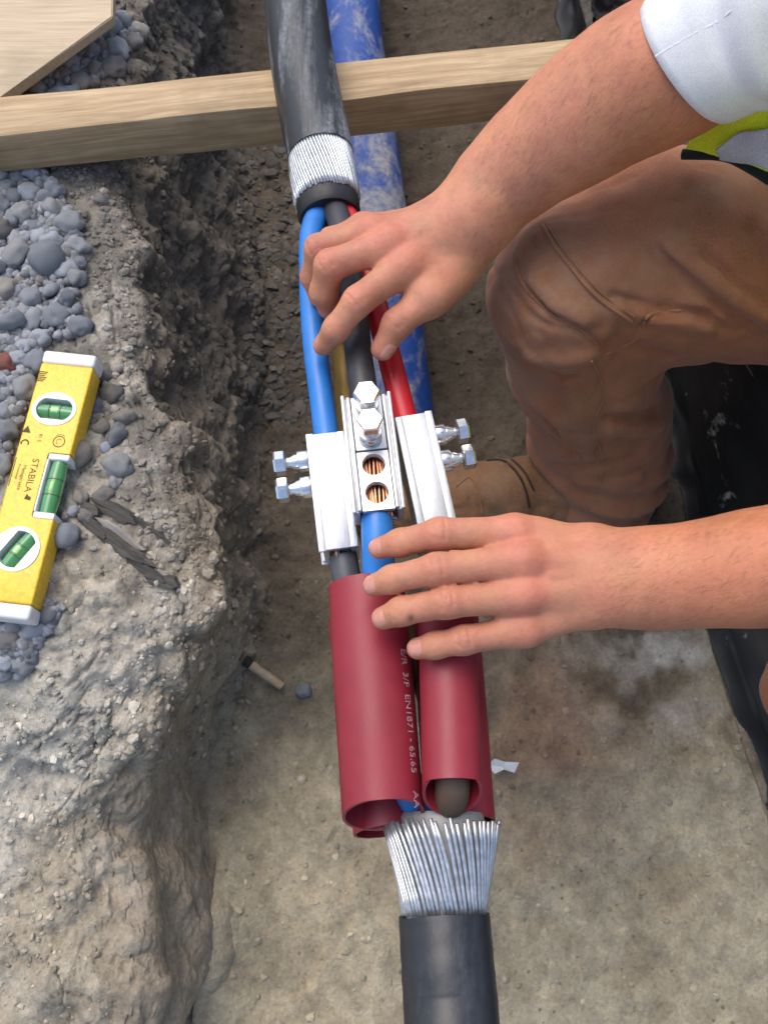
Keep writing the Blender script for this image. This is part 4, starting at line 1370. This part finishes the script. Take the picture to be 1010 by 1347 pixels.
def skin_colors(p):
    c = np.repeat(np.array([[.54, .236, .142]]), len(p), 0)
    arm = sstep(.10, .24, p[:, 0])[:, None]
    c = c * (1 - arm) + np.array([.50, .188, .095]) * arm
    redc = np.array([.55, .165, .12])
    for Fs, T in ((FR, TR), (FL, TL)):
        for n in FN:
            for q, w, a in ((0, 1.25, .55), (1, 1.0, .35), (3, 1.1, .38)):
                m = Fs[n][q]
                g = a * np.exp(-((np.linalg.norm(p - m[0] - [0, 0, m[1] * .6 * (q < 2)], axis=1)) / (m[1] * w)) ** 2)
                c = c * (1 - g[:, None]) + redc * g[:, None]
        g = .4 * np.exp(-((np.linalg.norm(p - T[3][0], axis=1)) / T[3][1]) ** 2)
        c = c * (1 - g[:, None]) + redc * g[:, None]
    n = fbm(p * 28, 3, 5)
    grime = sstep(.15, .8, fbm(p * 75, 4, 15)) * sstep(.12, .05, p[:, 0]) * .20
    c = c * (1 - grime[:, None]) + np.array([.24, .15, .11]) * grime[:, None]
    blot = sstep(.1, .7, fbm(p * 40, 3, 25)) * .28
    c = c * (1 - blot[:, None]) + np.array([.49, .17, .115]) * blot[:, None]
    c = c * (1 + .10 * n)[:, None]
    c[:, 1] *= 1 + .05 * fbm(p * 60, 2, 9)
    # one dark speck of grime on the ring finger of the lower hand
    sp_ = P(541, 806, .485)
    g = np.exp(-(np.hypot(p[:, 0] - sp_[0], p[:, 1] - sp_[1]) / .0022) ** 2) * (p[:, 2] > .46)
    return c * (1 - .65 * g[:, None])
V = np.concatenate([pR, pL, pT]); F = fR_ + [[i + len(pR) for i in q] for q in fL2] + [[i + len(pR) + len(pL) for i in q] for q in fT]
bodyo = mesh('body', V, F, M['skin'], person, True, PO, skin_colors(V))

# fine hair lying along both forearms
def arm_hair(verts, faces, lo_x, hi_x, flow, n, seed):
    rg = np.random.default_rng(seed)
    V, F = [], []
    k = 0
    for fi in rg.permutation(len(faces)):
        if k >= n: break
        q = faces[fi]
        a, b, c = (verts[i] for i in q[:3])
        if not (lo_x < a[0] < hi_x): continue
        nn = np.cross(b - a, c - a); nn = nn / max(np.linalg.norm(nn), 1e-12)
        if nn[2] < -.1: continue
        t = flow + rg.normal(0, .28, 3); t = t - nn * (t @ nn); t = t / np.linalg.norm(t)
        sd_ = np.cross(nn, t)
        L = rg.uniform(.004, .011); wd = .00006
        m = a + t * L * .5 + nn * .0011; e = a + t * L + nn * rg.uniform(.0004, .0016)
        o_ = len(V)
        V += [a - sd_ * wd - nn * .0002, a + sd_ * wd - nn * .0002, m - sd_ * wd * .8, m + sd_ * wd * .8, e, m + nn * wd * 1.6]
        F += [(o_, o_ + 1, o_ + 3, o_ + 2), (o_ + 2, o_ + 3, o_ + 4), (o_ + 2, o_ + 5, o_ + 3)]
        k += 1
    return V, F
dR = fr[0][0] - fr[-1][0]; dR = dR / np.linalg.norm(dR); dL = fl_[0][0] - fl_[-1][0]; dL = dL / np.linalg.norm(dL)
v1, f1 = arm_hair(pR, fR_, .07, .30, dR + np.array([.1, -.5, 0]), 3400, 4)
v2, f2 = arm_hair(pL, fL2, .145, .42, dL + np.array([0, -.5, 0]), 2200, 5)
ho = mesh('arm_hair', np.array(v1 + v2), f1 + [tuple(i + len(v1) for i in q) for q in f2], M['arm_hair'], person, False, PO)
tag(ho, kind='stuff')

# nails
bR = BVHTree.FromPolygons([Vector(v) for v in pR], fR_); bL = BVHTree.FromPolygons([Vector(v) for v in pL], fL2)
def nail(bv, dip, tip, wid, length, updir, back=.25):
    ax_ = tip[0] - dip[0]; ax_ /= np.linalg.norm(ax_)
    up = updir - ax_ * (updir @ ax_); up /= np.linalg.norm(up)
    sd_ = np.cross(ax_, up)
    c = tip[0] - ax_ * tip[1] * .05
    nu, nv = 13, 11
    V, ok = [], True
    for i in range(nv):
        for j in range(nu):
            u = (j / (nu - 1) * 2 - 1); v = i / (nv - 1) * 2 - 1
            # squarish oval outline
            k = (1 - abs(v) ** 3.2) ** .33 if abs(v) < 1 else 0
            x = u * wid * max(k, .35 if v > 0 else .45); y = v * length
            h = bv.ray_cast(Vector(c + sd_ * x + ax_ * y + up * .03), Vector(-up))
            hp = np.array(h[0]) if h[0] is not None else None
            if hp is None or (hp - c) @ up < -.002: hp = c + sd_ * x + ax_ * y + up * (-.002)
            edge = max(abs(u), abs(v) if v < 0 else abs(v) * .95)
            V.append(hp + up * (.00055 * (1 - edge ** 4) - .00012))
    F = [(i * nu + j, i * nu + j + 1, (i + 1) * nu + j + 1, (i + 1) * nu + j) for i in range(nv - 1) for j in range(nu - 1)]
    mesh('fingernail', V, F, M['nail'], person, True, PO)
Z1 = np.array([0, 0, 1.])
for n in FN:
    nail(bL, FL[n][2], FL[n][3], FL[n][3][1] * .80, FL[n][3][1] * .86, np.array([-.12, -.10, 1.]))
nail(bR, FR['index'][2], FR['index'][3], FR['index'][3][1] * .8, FR['index'][3][1] * .9, np.array([-.7, .2, .7]))
nail(bR, TR[2], TR[3], TR[3][1] * .78, TR[3][1] * .9, np.array([.75, -.35, .55]))

# ---------------- trousers
KN = J(742, 388, .372, 92); HR = (np.array([.47, .47, .375]), .096)
TH1 = J(865, 338, .372, 122)
SHn = [KN, J(768, 470, .27, 92), J(788, 540, .17, 85), J(788, 600, .095, 82), J(786, 632, .062, 80)]
KNL = (np.array([.475, .14, .125]), .070); FTL = (np.array([.80, .15, .315]), .060); HL = (np.array([.52, .26, .385]), .095)
def trouser_base(p):
    d = smin(rc(p, HR[0], TH1[0], HR[1], TH1[1]), rc(p, TH1[0], KN[0], TH1[1], KN[1]), .05)
    d = smin(d, chain(p, SHn, .03), .03)
    d2 = smin(rc(p, HL[0], KNL[0], HL[1], KNL[1]), rc(p, KNL[0], FTL[0], KNL[1], FTL[1]), .02)
    d = smin(d, d2, .02)
    d = smin(d, rc(p, HR[0] + [.03, 0, .02], HL[0] + [.02, 0, .02], .11, .11), .05)
    return d
def tr(f, pts): 
    q = [trace(f, x, y) for x, y in pts]
    return [x for x in q if x is not None]
folds = []
for pts, amp, wd in [
    ([(862, 328), (896, 361), (951, 405), (1010, 449)], .0085, .0055),
    ([(880, 326), (930, 360), (985, 398), (1030, 430)], -.007, .012),
    ([(926, 335), (965, 372), (1010, 405)], .006, .006),
    ([(805, 390), (860, 409), (918, 412), (970, 440)], .006, .005),
    ([(815, 404), (870, 424), (930, 430)], -.006, .009),
    ([(985, 300), (1010, 340), (1030, 370)], .005, .007),
    ([(797, 464), (838, 443), (849, 418)], .007, .004),
    ([(802, 455), (845, 462), (880, 470)], .010, .008),
    ([(691, 379), (739, 423), (765, 434), (787, 456)], .005, .004),
    ([(700, 372), (735, 405), (765, 420)], -.005, .012),
    ([(694, 482), (720, 488), (738, 496), (755, 494)], .006, .004),
    ([(700, 470), (735, 478), (770, 470)], -.006, .010),
    ([(725, 560), (742, 578), (756, 600)], .011, .007),
    ([(712, 530), (735, 550), (756, 585)], -.008, .010),
    ([(745, 500), (760, 540), (775, 600)], -.006, .009),
    ([(800, 550), (830, 548), (865, 540)], .008, .007),
    ([(800, 565), (830, 566), (868, 560)], -.008, .010),
    ([(730, 615), (780, 612), (840, 600)], .007, .006),
    ([(700, 640), (760, 634), (840, 628)], -.006, .008),
]:
    q = tr(trouser_base, pts)
    if len(q) > 1: folds.append((q, amp, wd))
def trousers(p):
    d = trouser_base(p)
    d = d + .0035 * vnoise(p * np.array([22, 22, 14]), 61) + .0014 * vnoise(p * 55, 62)
    rn_ = 1 - np.abs(vnoise(p * np.array([11, 16, 20]) + .8 * np.stack([vnoise(p * 9, 65)] * 3, 1), 63))
    d = d + .0032 * rn_ ** 6 + .0018 * (1 - np.abs(vnoise(p * 34, 64))) ** 6
    for q, amp, wd in folds:
        d = d + 1.6 * amp * np.exp(-(polyd(p, q) / (wd * .78)) ** 2)
    # shin bunching: rings of cloth stacking above the boot
    d = d + .004 * np.sin((p[:, 2] + .25 * p[:, 0] + .3 * p[:, 1]) * 150) * sstep(.2, .1, p[:, 2]) * (p[:, 0] < .42)
    hem = .048 - p[:, 2]
    return np.where(p[:, 0] < .40, smax(d, hem, .004), d)
pts_, f_ = sdf_mesh(trousers, [.07, .0, .02], [.92, .68, .54], .0031)
trs = mesh('trousers', pts_, f_, M['trouser'], person, True, PO)
def seam(pts, r=.0011, lift=.0006, name='seam'):
    dense = catmull([np.array([x, y, 0.]) for x, y in pts], 8)
    q = tr(trousers, [(x, y) for x, y, _ in dense])
    if len(q) > 3:
        q = np.array(q); q = q + (CAM - q) / np.linalg.norm(CAM - q, axis=1)[:, None] * lift
        sm = q.copy()
        for _ in range(3): sm[1:-1] = (sm[:-2] + sm[1:-1] * 2 + sm[2:]) / 4
        tube(name, sm, r, M['stitch'], person, 8, off=PO)
seam([(712, 296), (730, 325), (750, 350), (772, 377), (794, 398), (830, 423)], .0018)
seam([(717, 293), (735, 321), (755, 346), (777, 372), (799, 393), (834, 417)], .0008)
seam([(675, 335), (681, 358), (691, 379), (715, 404), (739, 423), (765, 434), (787, 456)], .0017)
seam([(797, 466), (815, 457), (838, 444), (849, 418), (870, 410), (896, 408)], .0017)
seam([(778, 475), (790, 500), (794, 522), (782, 552), (780, 570), (792, 600), (788, 645)], .0009)

# ---------------- boot (right foot)
ANK = P(783, 632, .09); ANK = np.array([ANK[0], ANK[1], .09])
TOE = np.array([ANK[0] - .203, ANK[1] - .018, .035]); HEEL = np.array([ANK[0] + .05, ANK[1] + .01, .038])
BALL = TOE * .72 + ANK * .28; BALL[2] = .040
def boot_sdf(p):
    d = rc(p, HEEL, BALL, .042, .047); d = smin(d, rc(p, BALL, TOE, .047, .037), .02)
    d = smin(d, rc(p, ANK + [0, 0, -.02], ANK + [.002, 0, .025], .043, .041), .03)
    d = smin(d, rc(p, ANK + [-.02, 0, -.01], BALL + [-.01, 0, .005], .044, .040), .02)
    d = d + .0018 * vnoise(p * 60, 71) + .003 * (1 - np.abs(vnoise(p * 38, 72))) ** 5
    # toe-cap seam and tongue groove
    tc = (p[:, 0] - (TOE[0] + .055))
    d = d + .0015 * np.exp(-(tc / .002) ** 2)
    return smax(d, .016 - p[:, 2], .003)
pts_, f_ = sdf_mesh(boot_sdf, [TOE[0] - .05, TOE[1] - .07, .0], [ANK[0] + .11, ANK[1] + .07, .16], .0026)
boot = mesh('boot', pts_, f_, M['boot'], person, True, PO)
def sole_sdf(p):
    q = p.copy(); q[:, 2] = .038
    d = np.minimum(rc(q, HEEL * [1, 1, 0] + [0, 0, .038], BALL * [1, 1, 0] + [0, 0, .038], .046, .052), rc(q, BALL * [1, 1, 0] + [0, 0, .038], TOE * [1, 1, 0] + [0, 0, .038], .052, .042))
    return smax(smax(d, p[:, 2] - .019, .003), .001 - p[:, 2], .002)
pts_, f_ = sdf_mesh(sole_sdf, [TOE[0] - .06, TOE[1] - .07, -.006], [ANK[0] + .12, ANK[1] + .08, .03], .0025)
mesh('sole', pts_, f_, M['sole'], boot, True, PO)
def on_boot(pts, r, m, name):
    dense = catmull([np.array([x, y, 0.]) for x, y in pts], 6)
    q = [trace(boot_sdf, x, y) for x, y, _ in dense]
    q = [x + np.array([0, 0, .0006]) for x in q if x is not None]
    if len(q) > 3: tube(name, q, r, m, boot, 8, off=PO)
on_boot([(640, 606), (660, 606), (678, 620), (690, 642), (696, 668)], .0016, M['lace'], 'tongue_edge')
on_boot([(652, 596), (672, 604), (690, 622), (702, 646)], .0014, M['lace'], 'tongue_edge')
on_boot([(600, 640), (618, 628), (630, 650), (634, 676)], .0010, M['stitch'], 'toe_seam')

# ---------------- shirt
axR = (SH_R - E_R) / np.linalg.norm(SH_R - E_R); axL = (SH_L - E_L) / np.linalg.norm(SH_L - E_L)
CUFF_R = P(897, 86, .572); CUFF_N = axR * .80 + np.array([.35, -.02, .1]); CUFF_N /= np.linalg.norm(CUFF_N)
def shirt(p):
    d = smin(rc(p, HIP + [0, 0, .02], CH, .158, .162), rc(p, CH, NECK - [0, 0, .03], .155, .085), .08)
    d = smin(d, rc(p, SH_R + [0, -.02, 0], SH_L + [0, .02, 0], .080, .080), .08)
    slR = rc(p, SH_R * .75 + E_R * .25, SH_R, .070, .078)
    slL = rc(p, E_L, SH_L, .058, .078); slL = smax(slL, .03 - (p - E_L) @ axL, .003)
    d = smin(d, slR, .02); d = smin(d, slL, .03)
    return np.maximum(d, -(np.linalg.norm(p - NECK - [-.02, 0, .05], axis=1) - .062))
pts_, f_ = sdf_mesh(shirt, [.16, -.02, .22], [.76, .74, .95], .0030)
shirt_o = mesh('shirt', pts_, f_, M['shirt'], person, True, PO)
SEAM_A = 60
c0 = P(912, 74, .575)
ax_c = SH_R - c0; Ls = np.linalg.norm(ax_c)
ts = np.concatenate([np.linspace(0, .02, 5), np.linspace(.02, Ls * .92, 90)[1:]]) / Ls
pth = c0 + ax_c * ts[:, None]
def sl_r(i, a):
    s = ts[i] * Ls
    fade = sstep(.018, .035, s)
    ph = 2.2 * np.sin(a * 1.0 + .7) + .8 * np.sin(2 * a + 2.)
    w = .062 * fade * np.sin(s * 200 + ph * 2.6) * (.55 + .45 * np.sin(a + 1.2)) + .035 * fade * np.sin(3 * a + s * 40 + 1.1)
    w = w + .020 * np.sin(2 * a + 1.3) + .010 * np.sin(5 * a + .4) * (1 - fade)
    hemline = -.030 * math.exp(-((s - .021) / .0014) ** 2) + (.012 if s < .021 else 0)
    return 1 + w + hemline
v_, f_ = tube_vf(pth, .0500 + .030 * (ts * Ls / Ls), 96, (False, False), 0, (0, 0), sl_r)
v_ = v_.reshape(-1, 96, 3)
aa_ = np.arange(96) * 2 * math.pi / 96
v_ = v_ - (ax_c / Ls) * (.015 * np.exp(-(ts * Ls) / .09))[:, None, None] * (np.sin(aa_) + .15)[None, :, None]
v_ = v_.reshape(-1, 3)
slv = mesh('sleeve', v_, f_, M['shirt'], shirt_o, True, PO)
md = slv.modifiers.new('thick', 'SOLIDIFY'); md.thickness = .0016; md.offset = -1
fs = np.array([[c0 + ax_c * t for t in np.linspace(.0, .9, 60)]])[0]
_, x_s, z_s = frames(fs)
q = []
for k in range(60):
    t_ = .9 * k / 59; i_ = int(np.argmin(np.abs(ts - t_))); a_ = math.radians(SEAM_A)
    rr = (.0500 + .030 * t_) * float(sl_r(i_, np.array([a_]))[0]) + .0003
    q.append(-(ax_c / Ls) * .015 * math.exp(-(t_ * Ls) / .09) * (math.sin(a_) + .15) + fs[k] + x_s[k] * math.cos(a_) * rr + z_s[k] * math.sin(a_) * rr)
tube('sleeve_seam', q, .0015, M['shirt'], shirt_o, 8, off=PO)

# ---------------- hi-vis vest: back and sides follow the body, the open front flap hangs toward the thigh
def vest(p):
    d = smin(rc(p, HIP + [.01, 0, .03], CH, .172, .176), rc(p, CH, NECK - [0, 0, .05], .17, .10), .08)
    d = smax(np.abs(d) - .0025, p[:, 2] - .79, .004)
    for S_ in (SH_R, SH_L): d = np.maximum(d, -(np.linalg.norm(p - S_, axis=1) - .125))
    return np.maximum(d, -(p[:, 2] - .36))
pts_, f_ = sdf_mesh(vest, [.30, .12, .3], [.78, .62, .84], .0045)
vs_ = mesh('vest', pts_, f_, M['hivis'], person, True, PO)
def patch(name, rows, m, parent, nu=36, nv=16, th=.002, wav=.004, lift=0):
    """cloth panel through rows of (px,py,z) points"""
    rr = [catmull([P(*q) for q in r], nu // (len(r) - 1)) for r in rows]
    mlen = min(len(r) for r in rr); rr = [r[:mlen] for r in rr]
    colz = [catmull([r[i] for r in rr], nv // (len(rr) - 1)) for i in range(mlen)]
    A = np.array(colz); nvv = A.shape[1]
    nn = gnorm(A)
    s = np.sign(nn[..., 2].mean()) or 1
    A = A + nn * s * (wav * vnoise(A.reshape(-1, 3) * np.array([30, 14, 14]), 33).reshape(mlen, nvv)[..., None] + lift)
    ix = np.arange(mlen * nvv).reshape(mlen, nvv)
    q = np.stack([ix[:-1, :-1], ix[:-1, 1:], ix[1:, 1:], ix[1:, :-1]], -1).reshape(-1, 4)
    o = mesh(name, A.reshape(-1, 3), q.tolist(), m, parent, True, PO)
    md = o.modifiers.new('thick', 'SOLIDIFY'); md.thickness = th; md.offset = 0
    return o
top = [(926, 150, .505), (965, 138, .535), (1010, 122, .565), (1090, 95, .60)]
mid = [(912, 178, .495), (955, 172, .515), (1010, 166, .540), (1090, 170, .57)]
bot = [(897, 203, .480), (948, 205, .492), (985, 220, .502), (1060, 268, .50)]
fl0 = patch('vest_flap', [top, mid, bot], M['hivis'], vs_)
patch('reflective_band', [[(940, 190, .508), (978, 172, .525), (1010, 168, .543), (1085, 150, .58)], [(950, 196, .503), (982, 196, .517), (1010, 192, .533), (1085, 195, .57)], [(953, 201, .499), (985, 209, .510), (1012, 222, .522), (1080, 255, .53)]], M['reflective'], vs_, wav=.003, lift=.003)
hem = catmull([P(x, y, z + .001) for x, y, z in bot], 10)
tube('binding', hem, .0042, M['trim'], vs_, 10, off=PO)
# ---------------- hair and left boot (outside the picture, so that the person is whole)
def hair(p):
    hx = np.array([-.62, 0, -.50]); hx /= np.linalg.norm(hx)
    up = np.cross(np.array([0, 1., 0]), hx) * -1
    if up[2] < 0: up = -up
    q = np.stack([(p - HEAD) @ hx, (p - HEAD)[:, 1], (p - HEAD) @ up], 1)
    d = (np.linalg.norm((q - np.array([-.012, 0, .036])) / np.array([.103, .083, .102]), axis=1) - 1) * .083
    d = d + .004 * vnoise(p * 60, 3)
    return smax(d, (q[:, 0] * .8 - q[:, 2] * .75) - .030, .01)
pts_, f_ = sdf_mesh(hair, HEAD - .16, HEAD + .16, .005)
mesh('hair', pts_, f_, M['hair'], person, True, PO)
def bootL(p):
    a = FTL[0]
    d = rc(p, a + [-.02, 0, 0], a + [.06, 0, .01], .055, .05); d = smin(d, rc(p, a + [.05, 0, 0], a + [.04, 0, -.10], .045, .038), .03)
    return d
pts_, f_ = sdf_mesh(bootL, FTL[0] - .2, FTL[0] + .2, .005)
mesh('boot', pts_, f_, M['boot'], person, True, PO)
